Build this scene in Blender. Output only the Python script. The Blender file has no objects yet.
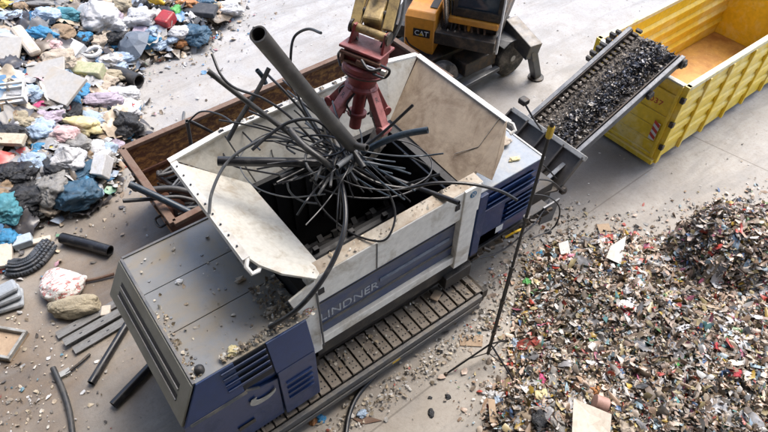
import bpy, math, random
import numpy as np
from mathutils import Vector, Matrix, noise
random.seed(7)
C = bpy.context.scene
COL = C.collection
rad = math.radians

# ------------------------------------------------------------------ camera
FPX, CAMH = 610.0, 9.0
pitch, roll, yaw = rad(47.85), rad(-1.27), rad(37.75)
_F = np.array([0, math.cos(pitch), -math.sin(pitch)])
_r = np.array([1.0, 0, 0]); _d = np.cross(_F, _r)
_r2 = math.cos(roll)*_r + math.sin(roll)*_d
_d2 = -math.sin(roll)*_r + math.cos(roll)*_d
def _rz(v):
    c, s = math.cos(yaw), math.sin(yaw)
    return np.array([c*v[0]+s*v[1], -s*v[0]+c*v[1], v[2]])
RX, RD, RF = _rz(_r2), _rz(_d2), _rz(_F)
def at(px, py, z=0.0):
    """ground plan position of a photo point, for a surface z metres up"""
    v = RX*(px-384)+RD*(py-216)+RF*FPX
    t = (z-CAMH)/v[2]
    return Vector((v[0]*t, v[1]*t, z))
def aty(px, py, y):
    v = RX*(px-384)+RD*(py-216)+RF*FPX
    t = y/v[1]
    return Vector((v[0]*t, y, CAMH+v[2]*t))
cd = bpy.data.cameras.new('camera'); cam = bpy.data.objects.new('camera', cd); COL.objects.link(cam)
cam.matrix_world = Matrix(((RX[0], -RD[0], -RF[0], 0), (RX[1], -RD[1], -RF[1], 0), (RX[2], -RD[2], -RF[2], CAMH), (0, 0, 0, 1)))
cd.sensor_width = 36; cd.lens = FPX/768*36; cd.clip_end = 2000; cd.clip_start = .1
C.camera = cam

# ------------------------------------------------------------------ materials
def new_mat(name):
    m = bpy.data.materials.new(name); m.use_nodes = True
    nt = m.node_tree; b = nt.nodes['Principled BSDF']
    return m, nt, b
def N(nt, t, **k):
    n = nt.nodes.new(t)
    for a, v in k.items():
        if a in n.inputs.keys() if hasattr(n.inputs, 'keys') else False: n.inputs[a].default_value = v
        else: setattr(n, a, v)
    return n
def c4(c): return (c[0], c[1], c[2], 1)
def noise_fac(nt, scale, lo, hi, detail=6, rough=.6, coord='Object', dist=0.0, stretch=None):
    tc = nt.nodes.new('ShaderNodeTexCoord')
    src = tc.outputs[coord]
    if stretch:
        mp = nt.nodes.new('ShaderNodeMapping'); mp.inputs['Scale'].default_value = stretch
        nt.links.new(src, mp.inputs[0]); src = mp.outputs[0]
    n = nt.nodes.new('ShaderNodeTexNoise'); n.inputs['Scale'].default_value = scale
    n.inputs['Detail'].default_value = detail; n.inputs['Roughness'].default_value = rough; n.inputs['Distortion'].default_value = dist
    nt.links.new(src, n.inputs['Vector'])
    r = nt.nodes.new('ShaderNodeMapRange'); r.inputs[1].default_value = lo; r.inputs[2].default_value = hi
    nt.links.new(n.outputs['Fac'], r.inputs[0])
    return r.outputs[0], n.outputs['Fac']
def mixc(nt, fac, a, b):
    m = nt.nodes.new('ShaderNodeMix'); m.data_type = 'RGBA'
    if isinstance(fac, (int, float)): m.inputs[0].default_value = fac
    else: nt.links.new(fac, m.inputs[0])
    for i, v in ((6, a), (7, b)):
        if isinstance(v, tuple): m.inputs[i].default_value = c4(v)
        else: nt.links.new(v, m.inputs[i])
    return m.outputs[2]
def math_n(nt, op, a, b=None):
    m = nt.nodes.new('ShaderNodeMath'); m.operation = op
    for i, v in enumerate((a, b)):
        if v is None: continue
        if isinstance(v, (int, float)): m.inputs[i].default_value = v
        else: nt.links.new(v, m.inputs[i])
    return m.outputs[0]
def up_fac(nt, lo=.5, hi=.95):
    g = nt.nodes.new('ShaderNodeNewGeometry'); s = nt.nodes.new('ShaderNodeSeparateXYZ')
    nt.links.new(g.outputs['Normal'], s.inputs[0])
    r = nt.nodes.new('ShaderNodeMapRange'); r.inputs[1].default_value = lo; r.inputs[2].default_value = hi
    nt.links.new(s.outputs[2], r.inputs[0]); return r.outputs[0]
MC = {}
def mat(name, base, rough=.5, metal=0.0, dirt=None, amt=.5, dscale=3.0, fine=None, bump=.15, bscale=30.0, dust=None, dustamt=.5, coat=0.0, stretch=None, spec=.5):
    """painted / bare surface with blotchy dirt, optional settled dust on up-facing faces and a fine bump"""
    if name in MC: return MC[name]
    m, nt, b = new_mat(name)
    col = base
    f2, _ = noise_fac(nt, dscale*5, .3, .75, 5)
    v = tuple(x*.78 for x in base)
    col = mixc(nt, f2, base, v)
    if dirt:
        f, raw = noise_fac(nt, dscale, .62-.3*amt, .72-.12*amt, 9, .68, dist=.4, stretch=stretch)
        f = math_n(nt, 'MULTIPLY', f, .85)
        col = mixc(nt, f, col, dirt)
        rr = nt.nodes.new('ShaderNodeMapRange'); rr.inputs[3].default_value = rough; rr.inputs[4].default_value = min(1, rough+.3)
        nt.links.new(f, rr.inputs[0]); nt.links.new(rr.outputs[0], b.inputs['Roughness'])
    else: b.inputs['Roughness'].default_value = rough
    if fine:
        f3, _ = noise_fac(nt, dscale*9, .56, .66, 9, .8, dist=.5); fl, _ = noise_fac(nt, dscale*.9, .46, .66, 4, .6)
        f3 = math_n(nt, 'MULTIPLY', math_n(nt, 'MULTIPLY', f3, fl), .85)
        col = mixc(nt, f3, col, fine)
    if dust:
        u = up_fac(nt); f4, _ = noise_fac(nt, dscale*1.7, .25, .62, 8, .65)
        f4 = math_n(nt, 'MULTIPLY', math_n(nt, 'MULTIPLY', f4, u), dustamt)
        col = mixc(nt, f4, col, dust)
    if isinstance(col, tuple): b.inputs['Base Color'].default_value = c4(col)
    else: nt.links.new(col, b.inputs['Base Color'])
    b.inputs['Metallic'].default_value = metal
    b.inputs['Coat Weight'].default_value = coat
    b.inputs['Specular IOR Level'].default_value = spec
    if bump:
        _, raw = noise_fac(nt, bscale, 0, 1, 6)
        bp = nt.nodes.new('ShaderNodeBump'); bp.inputs['Strength'].default_value = bump; bp.inputs['Distance'].default_value = .02
        nt.links.new(raw, bp.inputs['Height']); nt.links.new(bp.outputs[0], b.inputs['Normal'])
    MC[name] = m
    return m
DUST = (.42, .38, .32)
M_white = mat('white_paint_dirty', (.76, .75, .71), .45, 0, (.34, .29, .22), .42, 1.9, fine=(.2, .15, .11), dust=(.5, .46, .38), dustamt=.45, bump=.08)
M_whitew = mat('hopper_wing_paint', (.56, .54, .48), .42, 0, (.33, .28, .21), .36, 3.4, fine=(.17, .15, .13), bump=.08)
M_brownw = mat('muddy_hopper_wing', (.36, .285, .20), .55, 0, (.14, .092, .058), .58, 1.9, fine=(.14, .10, .07), bump=.2, bscale=14)
M_rail = mat('muddy_beam_top', (.47, .42, .34), .6, 0, (.25, .19, .13), .7, 2.4, fine=(.15, .1, .06))
M_olive = mat('cabinet_top_paint', (.19, .205, .22), .36, 0, (.27, .205, .115), .62, .8, fine=(.05, .04, .035), dust=(.28, .245, .18), dustamt=.3, bump=.05)
M_olive2 = mat('cabinet_end_paint', (.20, .195, .16), .45, 0, (.2, .18, .13), .4, 1.2, bump=.05)
M_blue = mat('navy_paint', (.008, .030, .112), .36, 0, (.018, .034, .08), .42, 2.0, dust=(.16, .17, .19), dustamt=.1, coat=.15, bump=.05)
M_blueside = mat('navy_side_dirty', (.035, .06, .14), .45, 0, (.13, .13, .14), .7, 2.2, stretch=(1, 1, 3), dust=(.25, .25, .24), dustamt=.5)
M_bluetop = mat('dusty_sky_sheen_top', (.26, .30, .35), .5, 0, (.40, .39, .36), .6, 2.2, fine=(.15, .14, .13), bump=.04)  # pale blue-grey: sky reflection put into the colour, along with dust
M_dark = mat('dark_steel', (.03, .03, .032), .5, .3, (.11, .095, .075), .5, 4, bump=.2)
M_black = mat('hopper_shade_black', (.005, .005, .006), .5, 0, (.014, .012, .01), .4, 3)  # near-black colour carries the deep shade inside the hopper
M_slot = mat('vent_slot', (.006, .007, .012), .6, bump=0)
M_pad = mat('track_pad_steel', (.18, .145, .11), .55, .35, (.27, .235, .19), .55, 5, fine=(.07, .06, .05), dust=(.33, .29, .24), dustamt=.55, bump=.3)
M_frame = mat('track_frame_steel', (.075, .085, .10), .45, .4, (.2, .18, .15), .5, 3, dust=(.28, .25, .21), dustamt=.5)
M_greysteel = mat('grey_steel', (.10, .108, .12), .42, .4, (.11, .11, .11), .45, 3, dust=(.38, .38, .37), dustamt=.5)
M_belt = mat('rubber_belt', (.15, .125, .10), .7, 0, (.035, .033, .03), .55, 4, bump=.4)
M_hood = mat('boot_steel', (.10, .088, .075), .6, .2, (.15, .13, .11), .5, 3)
M_band = mat('band_steel', (.38, .38, .36), .5, .2, (.2, .19, .17), .5, 4)
M_yellow = mat('container_yellow', (.86, .60, .04), .40, 0, (.84, .70, .32), .42, 1.6, fine=(.35, .2, .05), dust=(.80, .72, .45), dustamt=.5, bump=.06)
M_yellowrim = mat('container_rim', (.72, .66, .42), .45, 0, (.5, .38, .12), .4, 3)
M_yfloor = mat('container_floor_rust', (.60, .33, .08), .4, 0, (.36, .15, .035), .55, 1.6, fine=(.7, .55, .3))
M_orange = mat('excavator_orange', (.66, .27, .03), .38, 0, (.4, .17, .03), .3, 2, coat=.2, bump=.04)
M_cream = mat('excavator_cream', (.48, .34, .13), .5, 0, (.09, .06, .035), .72, 6, fine=(.03, .025, .02))
M_gdark = mat('greasy_black', (.03, .026, .022), .45, .2, (.12, .08, .05), .5, 5, bump=.3)
M_whitep = mat('white_pillar', (.75, .74, .72), .4, bump=.03)
M_tyre = mat('tyre_rubber', (.035, .033, .03), .8, 0, (.25, .22, .19), .5, 3, bump=.4)
M_rimm = mat('wheel_rim', (.55, .55, .53), .5, .2, (.18, .15, .12), .5, 6)
M_red = mat('grapple_red', (.24, .028, .026), .45, 0, (.07, .02, .02), .6, 5, fine=(.06, .03, .03), dust=(.42, .2, .2), dustamt=.4, bump=.2)
M_redp = mat('grapple_pale_red', (.36, .12, .11), .5, 0, (.14, .04, .04), .5, 6, fine=(.05, .03, .03), bump=.1)
M_claw = mat('worn_claw_steel', (.34, .31, .27), .4, .5, (.12, .1, .08), .4, 5)
M_chrome = mat('rod_steel', (.55, .53, .5), .25, .9, (.25, .2, .15), .3, 8, bump=0)
M_rust = mat('rusty_skip', (.13, .058, .028), .75, 0, (.50, .26, .075), .55, 6.5, fine=(.03, .015, .012), stretch=(1, 1, 1.8), bump=.5, bscale=18)
M_rustd = mat('dark_rust', (.13, .055, .035), .75, 0, (.22, .11, .06), .5, 3, fine=(.05, .03, .02), bump=.4)
M_rustrim = mat('skip_rim', (.17, .105, .07), .65, 0, (.12, .06, .04), .5, 5, bump=.3)
M_pipe = mat('black_pipe', (.014, .014, .016), .33, 0, (.06, .058, .056), .35, 6, bump=.05)
M_pipeb = mat('blue_black_pipe', (.02, .035, .052), .35, 0, (.08, .09, .1), .35, 6, bump=.05)
M_pipeg = mat('grey_pipe', (.034, .034, .034), .42, 0, (.08, .073, .065), .5, 5, bump=.08)
M_cable = mat('black_cable', (.011, .011, .013), .34, 0, (.03, .03, .03), .3, 9, bump=0)
M_cableg = mat('grey_cable', (.09, .095, .1), .4, 0, (.16, .155, .15), .4, 8, bump=0)
M_glass = mat('cab_glass', (.03, .05, .07), .06, 0, bump=0, spec=.9)
M_txtw = mat('white_lettering', (.62, .64, .66), .5, bump=0)
M_txtb = mat('pale_blue_lettering', (.17, .21, .28), .5, 0, (.09, .11, .16), .6, 8, bump=0)
M_txtr = mat('red_lettering', (.5, .05, .03), .5, bump=0)
M_txtk = mat('black_lettering', (.012, .012, .012), .5, bump=0)
M_yel = mat('yellow_plastic', (.66, .42, .02), .4, 0, (.3, .2, .05), .4, 10, bump=0)
M_foam = mat('dark_foam', (.055, .06, .07), .8, 0, (.12, .12, .12), .4, 4, bump=.2)
M_card = mat('cardboard', (.42, .31, .21), .85, 0, (.3, .21, .14), .4, 4, bump=.1)
M_cardp = mat('pale_board', (.60, .53, .44), .8, 0, (.42, .36, .28), .4, 4, fine=(.25, .2, .15), bump=.1)

# ------------------------------------------------------------------ mesh builder
class MB:
    def __init__(s): s.v = []; s.f = []; s.m = []; s.mi = 0
    def add(s, vs, fs):
        o = len(s.v); s.v += [Vector(p) for p in vs]
        for f in fs: s.f.append(tuple(i+o for i in f)); s.m.append(s.mi)
        return s
    def box(s, x0, x1, y0, y1, z0, z1, M=None):
        vs = [Vector((x, y, z)) for z in (z0, z1) for y in (y0, y1) for x in (x0, x1)]
        if M is not None: vs = [M @ v for v in vs]
        return s.add(vs, [(0, 2, 3, 1), (4, 5, 7, 6), (0, 1, 5, 4), (2, 6, 7, 3), (0, 4, 6, 2), (1, 3, 7, 5)])
    def slab(s, pts, t):
        """closed slab: polygon pts, thickened by t along -normal"""
        pts = [Vector(p) for p in pts]; n = len(pts)
        nr = Vector((0, 0, 0))
        for i in range(n): nr += pts[i].cross(pts[(i+1) % n])
        nr.normalize()
        vs = pts+[p-nr*t for p in pts]
        fs = [tuple(range(n)), tuple(range(2*n-1, n-1, -1))]+[(i, i+n, (i+1) % n+n, (i+1) % n) for i in range(n)]
        return s.add(vs, fs)
    def prism(s, prof, a, b, ax='y'):
        """profile of 2D points extruded between a and b along ax"""
        n = len(prof)
        def P(u, w, k):
            return {'x': (k, u, w), 'y': (u, k, w), 'z': (u, w, k)}[ax]
        vs = [P(u, w, a) for u, w in prof]+[P(u, w, b) for u, w in prof]
        fs = [tuple(range(n))[::-1], tuple(range(n, 2*n))]+[(i, (i+1) % n, (i+1) % n+n, i+n) for i in range(n)]
        return s.add(vs, fs)
    def beam(s, p, q, w, h, up=(0, 0, 1)):
        p, q = Vector(p), Vector(q); d = (q-p); L = d.length; d.normalize(); up = Vector(up)
        x = d.cross(up)
        if x.length < 1e-4: x = d.cross(Vector((0, 1, 0)))
        x.normalize(); u = x.cross(d)
        vs = []
        for k in (p, q):
            for a, b in ((-1, -1), (1, -1), (1, 1), (-1, 1)): vs.append(k+x*a*w/2+u*b*h/2)
        return s.add(vs, [(3, 2, 1, 0), (4, 5, 6, 7), (0, 1, 5, 4), (1, 2, 6, 5), (2, 3, 7, 6), (3, 0, 4, 7)])
    def cyl(s, p, q, r0, r1=None, n=16, caps=True):
        p, q = Vector(p), Vector(q); r1 = r0 if r1 is None else r1
        d = (q-p).normalized(); x = d.orthogonal().normalized(); y = d.cross(x)
        vs = [p+(x*math.cos(2*math.pi*i/n)+y*math.sin(2*math.pi*i/n))*r0 for i in range(n)]
        vs += [q+(x*math.cos(2*math.pi*i/n)+y*math.sin(2*math.pi*i/n))*r1 for i in range(n)]
        fs = [(i, (i+1) % n, (i+1) % n+n, i+n) for i in range(n)]
        if caps: fs += [tuple(range(n))[::-1], tuple(range(n, 2*n))]
        return s.add(vs, fs)
    def lathe(s, p, d, prof, n=24):
        """prof: (distance along d, radius)"""
        p = Vector(p); d = Vector(d).normalized(); x = d.orthogonal().normalized(); y = d.cross(x); vs = []
        for (h, r) in prof:
            for i in range(n):
                a = 2*math.pi*i/n; vs.append(p+d*h+(x*math.cos(a)+y*math.sin(a))*r)
        fs = []
        for k in range(len(prof)-1):
            for i in range(n): fs.append((k*n+i, k*n+(i+1) % n, (k+1)*n+(i+1) % n, (k+1)*n+i))
        fs += [tuple(range(n))[::-1], tuple(range((len(prof)-1)*n, len(prof)*n))]
        return s.add(vs, fs)
    def tube(s, pts, r, n=10, hollow=False):
        pts = [Vector(p) for p in pts]; m = len(pts)
        T = [(pts[min(i+1, m-1)]-pts[max(i-1, 0)]).normalized() for i in range(m)]
        x = T[0].orthogonal().normalized(); rings = []
        for i in range(m):
            x = (x-T[i]*x.dot(T[i])).normalized(); y = T[i].cross(x)
            rings.append([(math.cos(2*math.pi*k/n), math.sin(2*math.pi*k/n), x.copy(), y.copy()) for k in range(n)])
        def ring(i, rr, off=0.0): return [pts[i]+T[i]*off+(a*xx+b*yy)*rr for a, b, xx, yy in rings[i]]
        vs = []; seq = []
        if hollow: seq += [ring(0, r*.8, min(.25, r*4)), ring(0, r*.8, 0)]
        for i in range(m): seq.append(ring(i, r))
        if hollow: seq += [ring(m-1, r*.8, 0), ring(m-1, r*.8, -min(.25, r*4))]
        for q in seq: vs += q
        fs = []
        for k in range(len(seq)-1):
            for i in range(n): fs.append((k*n+i, k*n+(i+1) % n, (k+1)*n+(i+1) % n, (k+1)*n+i))
        fs += [tuple(range(n))[::-1], tuple(range((len(seq)-1)*n, len(seq)*n))]
        return s.add(vs, fs)
    def build(s, name, mats, parent=None, smooth=False, bevel=0, origin=None):
        me = bpy.data.meshes.new(name)
        if parent is not None: o0 = Vector(parent['_w'])
        elif origin is not None: o0 = Vector(origin)
        else:
            xs = [v.x for v in s.v]; ys = [v.y for v in s.v]
            o0 = Vector(((min(xs)+max(xs))/2, (min(ys)+max(ys))/2, min(v.z for v in s.v)))
        me.from_pydata([v-o0 for v in s.v], [], s.f)
        if not isinstance(mats, (list, tuple)): mats = [mats]
        for m in mats: me.materials.append(m)
        if len(mats) > 1: me.polygons.foreach_set('material_index', s.m)
        if smooth: me.polygons.foreach_set('use_smooth', [True]*len(me.polygons))
        me.update()
        ob = bpy.data.objects.new(name, me); COL.objects.link(ob)
        ob['_w'] = tuple(o0)
        if parent is not None: ob.parent = parent
        else: ob.location = o0
        if bevel:
            bv = ob.modifiers.new('bevel', 'BEVEL'); bv.width = bevel; bv.segments = 2; bv.limit_method = 'ANGLE'; bv.angle_limit = rad(40)
        if smooth:
            for p in me.polygons:
                if len(p.vertices) > 4: p.use_smooth = False
            if hasattr(me, 'set_sharp_from_angle'): me.set_sharp_from_angle(angle=rad(38))
        return ob
def tag(o, label=None, cat=None, group=None, kind=None):
    if label: o['label'] = label
    if cat: o['category'] = cat
    if group: o['group'] = group
    if kind: o['kind'] = kind
    return o
def thing(name, loc, label, cat, group=None):
    o = bpy.data.objects.new(name, None); COL.objects.link(o); o.location = loc; o['_w'] = tuple(loc); o.empty_display_size = .2
    return tag(o, label, cat, group)
def spline(P, k=8):
    P = [Vector(p) for p in P]
    if len(P) == 2: return [P[0].lerp(P[1], i/4) for i in range(5)]
    Q = [2*P[0]-P[1]]+P+[2*P[-1]-P[-2]]; out = []
    for i in range(1, len(Q)-2):
        for j in range(k):
            t = j/k; a, b, c, d = Q[i-1], Q[i], Q[i+1], Q[i+2]
            out.append(.5*((2*b)+(c-a)*t+(2*a-5*b+4*c-d)*t*t+(3*b-a-3*c+d)*t**3))
    out.append(P[-1]); return out
def text(s, size, o, xd, yd, name, m, parent, ext=.003, width=None):
    cu = bpy.data.curves.new(name, 'FONT'); cu.body = s; cu.size = size; cu.extrude = ext
    tmp = bpy.data.objects.new(name, cu); COL.objects.link(tmp); bpy.context.view_layer.update()
    me = bpy.data.meshes.new_from_object(tmp.evaluated_get(bpy.context.evaluated_depsgraph_get()))
    COL.objects.unlink(tmp); bpy.data.objects.remove(tmp)
    xs = [v.co.x for v in me.vertices]; k = 1 if width is None else width/(max(xs)-min(xs))
    xd, yd = Vector(xd).normalized(), Vector(yd).normalized(); zd = xd.cross(yd); p0 = Vector(parent['_w'])
    for v in me.vertices: v.co = Vector(o)+xd*(v.co.x-min(xs))*k+yd*v.co.y+zd*v.co.z-p0
    me.materials.clear(); me.materials.append(m); me.name = name
    ob = bpy.data.objects.new(name, me); COL.objects.link(ob); ob.parent = parent; ob['_w'] = tuple(p0)
    return ob

# ------------------------------------------------------------------ ground
def ground():
    m, nt, b = new_mat('concrete_floor')
    tc = nt.nodes.new('ShaderNodeTexCoord'); sep = nt.nodes.new('ShaderNodeSeparateXYZ'); nt.links.new(tc.outputs['Object'], sep.inputs[0])
    X, Y = sep.outputs[0], sep.outputs[1]
    def blob(c, r0, r1):
        dx = math_n(nt, 'SUBTRACT', X, c[0]); dy = math_n(nt, 'SUBTRACT', Y, c[1])
        d = math_n(nt, 'SQRT', math_n(nt, 'ADD', math_n(nt, 'MULTIPLY', dx, dx), math_n(nt, 'MULTIPLY', dy, dy)))
        n2, raw = noise_fac(nt, .7, 0, 1, 7, .6); d = math_n(nt, 'ADD', d, math_n(nt, 'MULTIPLY', math_n(nt, 'SUBTRACT', raw, .5), r1*1.4))
        r = nt.nodes.new('ShaderNodeMapRange'); r.inputs[1].default_value = r0; r.inputs[2].default_value = r1; r.inputs[3].default_value = 1; r.inputs[4].default_value = 0
        nt.links.new(d, r.inputs[0]); return r.outputs[0]
    f1, _ = noise_fac(nt, .45, .35, .68, 10, .62)
    f2, _ = noise_fac(nt, 2.3, .35, .7, 10, .7, dist=.3)
    f3, _ = noise_fac(nt, 16, .5, .64, 8, .75)
    f0 = nt.nodes.new('ShaderNodeMapRange'); f0.inputs[1].default_value = 8; f0.inputs[2].default_value = 15  # floor paler and greyer towards the yard: brighter light put into its colour
    nt.links.new(math_n(nt, 'ADD', math_n(nt, 'MULTIPLY', X, .7), math_n(nt, 'MULTIPLY', Y, .79)), f0.inputs[0])
    col = mixc(nt, f1, mixc(nt, f0.outputs[0], (.33, .30, .26), (.34, .34, .34)), mixc(nt, f0.outputs[0], (.43, .40, .355), (.46, .46, .46)))
    col = mixc(nt, math_n(nt, 'MULTIPLY', f2, .5), col, (.26, .225, .18))
    col = mixc(nt, math_n(nt, 'MULTIPLY', f3, .35), col, (.20, .17, .14))
    # muddy damp floor beside the rubbish heap
    mud = math_n(nt, 'MAXIMUM', blob((0.6, 8.2), .9, 2.9), math_n(nt, 'MAXIMUM', blob((-2.2, 7.2), .5, 3.2), math_n(nt, 'MULTIPLY', blob((1.6, 5.0), .5, 3.4), .35)))
    mud = math_n(nt, 'MULTIPLY', mud, .92)
    fm, _ = noise_fac(nt, 1.6, .3, .7, 10, .7)
    mc = mixc(nt, fm, (.20, .14, .085), (.085, .07, .058))
    col = mixc(nt, mud, col, mc)
    # darker floor below the conveyor and under the excavator
    dk = math_n(nt, 'MAXIMUM', blob((9.4, 5.0), .5, 1.8), blob((9.2, 8.9), .8, 2.4))
    col = mixc(nt, math_n(nt, 'MULTIPLY', dk, .65), col, (.11, .092, .075))
    # wet bright-reflecting film towards the yard
    wet = math_n(nt, 'MAXIMUM', blob((3.4, 12.0), 1.0, 4.5), math_n(nt, 'MULTIPLY', blob((10, 8), .4, 2.6), .9))
    wn, _ = noise_fac(nt, 1.1, .42, .58, 10, .68, dist=.5)
    wet = math_n(nt, 'MULTIPLY', wet, wn)
    col = mixc(nt, math_n(nt, 'MULTIPLY', wet, .35), col, (.30, .29, .28))
    ws, _ = noise_fac(nt, .9, .5, .62, 9, .66, dist=.8, stretch=(.35, 1.6, 1))
    col = mixc(nt, math_n(nt, 'MULTIPLY', ws, .42), col, (.20, .195, .185))
    ws2, _ = noise_fac(nt, 5, .57, .66, 9, .75)
    col = mixc(nt, math_n(nt, 'MULTIPLY', ws2, .5), col, (.19, .17, .15))
    # slab joints
    for (ax, ay), (bx, by) in (((at(650, 170)[0], at(650, 170)[1]), (at(590, 212)[0], at(590, 212)[1])), ((at(688, 134)[0], at(688, 134)[1]), (at(768, 171)[0], at(768, 171)[1])), ((at(462, 362)[0], at(462, 362)[1]), (at(380, 425)[0], at(380, 425)[1]))):
        L = math.hypot(bx-ax, by-ay); nx, ny = -(by-ay)/L, (bx-ax)/L
        d = math_n(nt, 'ADD', math_n(nt, 'ADD', math_n(nt, 'MULTIPLY', X, nx), math_n(nt, 'MULTIPLY', Y, ny)), -(nx*ax+ny*ay))
        j = math_n(nt, 'LESS_THAN', math_n(nt, 'ABSOLUTE', d), .014)
        t = math_n(nt, 'ADD', math_n(nt, 'ADD', math_n(nt, 'MULTIPLY', X, (bx-ax)/L), math_n(nt, 'MULTIPLY', Y, (by-ay)/L)), -((bx-ax)*ax+(by-ay)*ay)/L)
        j = math_n(nt, 'MULTIPLY', j, math_n(nt, 'MULTIPLY', math_n(nt, 'GREATER_THAN', t, -.1), math_n(nt, 'LESS_THAN', t, L*2.5)))
        col = mixc(nt, math_n(nt, 'MULTIPLY', j, .55), col, (.12, .1, .08))
    nt.links.new(col, b.inputs['Base Color'])
    rg = nt.nodes.new('ShaderNodeMapRange'); rg.inputs[3].default_value = .8; rg.inputs[4].default_value = .28
    nt.links.new(math_n(nt, 'MAXIMUM', wet, math_n(nt, 'MULTIPLY', mud, .55)), rg.inputs[0]); nt.links.new(rg.outputs[0], b.inputs['Roughness'])
    _, raw = noise_fac(nt, 22, 0, 1, 10, .7)
    bp = nt.nodes.new('ShaderNodeBump'); bp.inputs['Strength'].default_value = .35; bp.inputs['Distance'].default_value = .02
    nt.links.new(raw, bp.inputs['Height']); nt.links.new(bp.outputs[0], b.inputs['Normal'])
    g = MB(); g.add([(-150, -150, 0), (300, -150, 0), (300, 400, 0), (-150, 400, 0)], [(0, 1, 2, 3)])
    tag(g.build('ground', m, origin=(0, 0, 0)), kind='structure')
ground()

# ------------------------------------------------------------------ flake stuff (numpy)
def col_mat(name, rough=.55):
    m, nt, b = new_mat(name)
    a = nt.nodes.new('ShaderNodeAttribute'); a.attribute_name = 'Col'
    f, _ = noise_fac(nt, 14, .35, .7, 6)
    c = mixc(nt, math_n(nt, 'MULTIPLY', f, .45), a.outputs['Color'], (.13, .11, .085))
    nt.links.new(c, b.inputs['Base Color']); b.inputs['Roughness'].default_value = rough
    return m
M_flake = col_mat('shredded_bits'); M_flakeg = col_mat('glossy_bits', .3)
def flakes(name, P, size, cols, weights, m, flat=.5, seed=1, elong=1.6, normals=None, nseg=6, chunk=False):
    """P: (n,3) positions; irregular curled scraps with own colour"""
    r = np.random.default_rng(seed); n = len(P)
    ang = (np.arange(nseg)/nseg*2*np.pi)[None, :]+r.uniform(-.3, .3, (n, nseg))
    rr = r.uniform(.65, 1.1, (n, nseg))
    el = r.uniform(1, elong, (n, 1))
    lx = np.cos(ang)*rr*el; ly = np.sin(ang)*rr/np.sqrt(el)
    lz = r.normal(0, .22, (n, nseg))+.35*(lx**2-.5)*r.normal(0, .8, (n, 1))
    loc = np.stack([lx, ly, lz], -1); loc = np.concatenate([np.zeros((n, 1, 3)), loc], 1)
    loc[:, 0, 2] = r.normal(.15, .25, n)
    if chunk: loc[:, 0, 2] = r.uniform(.35, .8, n); loc[:, 1:, 2] = r.uniform(-.45, .15, (n, nseg))
    s = (size[0]+(size[1]-size[0])*r.random(n)**2.8); loc *= s[:, None, None]*.5
    nz = r.normal(0, 1, (n, 3))*flat; nz[:, 2] += 1
    if normals is not None: nz += normals
    nz /= np.linalg.norm(nz, axis=1)[:, None]
    t = r.normal(0, 1, (n, 3)); t -= nz*(t*nz).sum(1)[:, None]; t /= np.linalg.norm(t, axis=1)[:, None]; bt = np.cross(nz, t)
    W = P[:, None, :]+loc[..., 0:1]*t[:, None]+loc[..., 1:2]*bt[:, None]+loc[..., 2:3]*nz[:, None]
    W[..., 2] = np.maximum(W[..., 2], .004)
    k = nseg+1; base = np.arange(n)[:, None, None]*k
    tri = np.array([[0, i+1, (i+1) % nseg+1] for i in range(nseg)])[None]+base
    o0 = np.array([P[:, 0].mean(), P[:, 1].mean(), 0])
    me = bpy.data.meshes.new(name); V = (W.reshape(-1, 3)-o0); T = tri.reshape(-1, 3)
    me.vertices.add(len(V)); me.vertices.foreach_set('co', V.astype(np.float32).ravel())
    me.loops.add(T.size); me.loops.foreach_set('vertex_index', T.ravel().astype(np.int32))
    me.polygons.add(len(T)); me.polygons.foreach_set('loop_start', (np.arange(len(T))*3).astype(np.int32)); me.polygons.foreach_set('loop_total', np.full(len(T), 3, np.int32))
    cols = np.array(cols, float); w = np.array(weights, float); w /= w.sum()
    cc = cols[r.choice(len(cols), n, p=w)]*r.uniform(.65, 1.25, (n, 1)); cc = cc*(1+.3*np.sin(P[:, 0:1]*1.9+1.3*np.sin(P[:, 1:2]*1.4))*np.cos(P[:, 1:2]*2.3)); cc = np.clip(cc, 0, .9)
    a = me.color_attributes.new('Col', 'FLOAT_COLOR', 'POINT')
    full = np.ones((n, k, 4)); full[..., :3] = np.clip(cc[:, None, :]*r.uniform(.62, 1.3, (n, k, 1)), 0, .9)
    a.data.foreach_set('color', full.astype(np.float32).ravel())
    me.polygons.foreach_set('use_smooth', np.ones(len(T), bool))
    me.materials.append(m); me.update(); me.validate()
    ob = bpy.data.objects.new(name, me); COL.objects.link(ob); ob.location = o0
    return ob
def poly_sd(poly):
    P = [(p[0], p[1]) for p in poly]
    def f(x, y):
        d = 1e9; ins = False; n = len(P)
        for i in range(n):
            ax, ay = P[i]; bx, by = P[(i+1) % n]
            ex, ey = bx-ax, by-ay; wx, wy = x-ax, y-ay
            t = max(0, min(1, (wx*ex+wy*ey)/(ex*ex+ey*ey))); d = min(d, math.hypot(wx-ex*t, wy-ey*t))
            if (ay > y) != (by > y) and x < (bx-ax)*(y-ay)/(by-ay)+ax: ins = not ins
        return d if ins else -d
    return f
def nz2(x, y, s, seed=0.0): return noise.noise(Vector((x*s, y*s, seed)))

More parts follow.
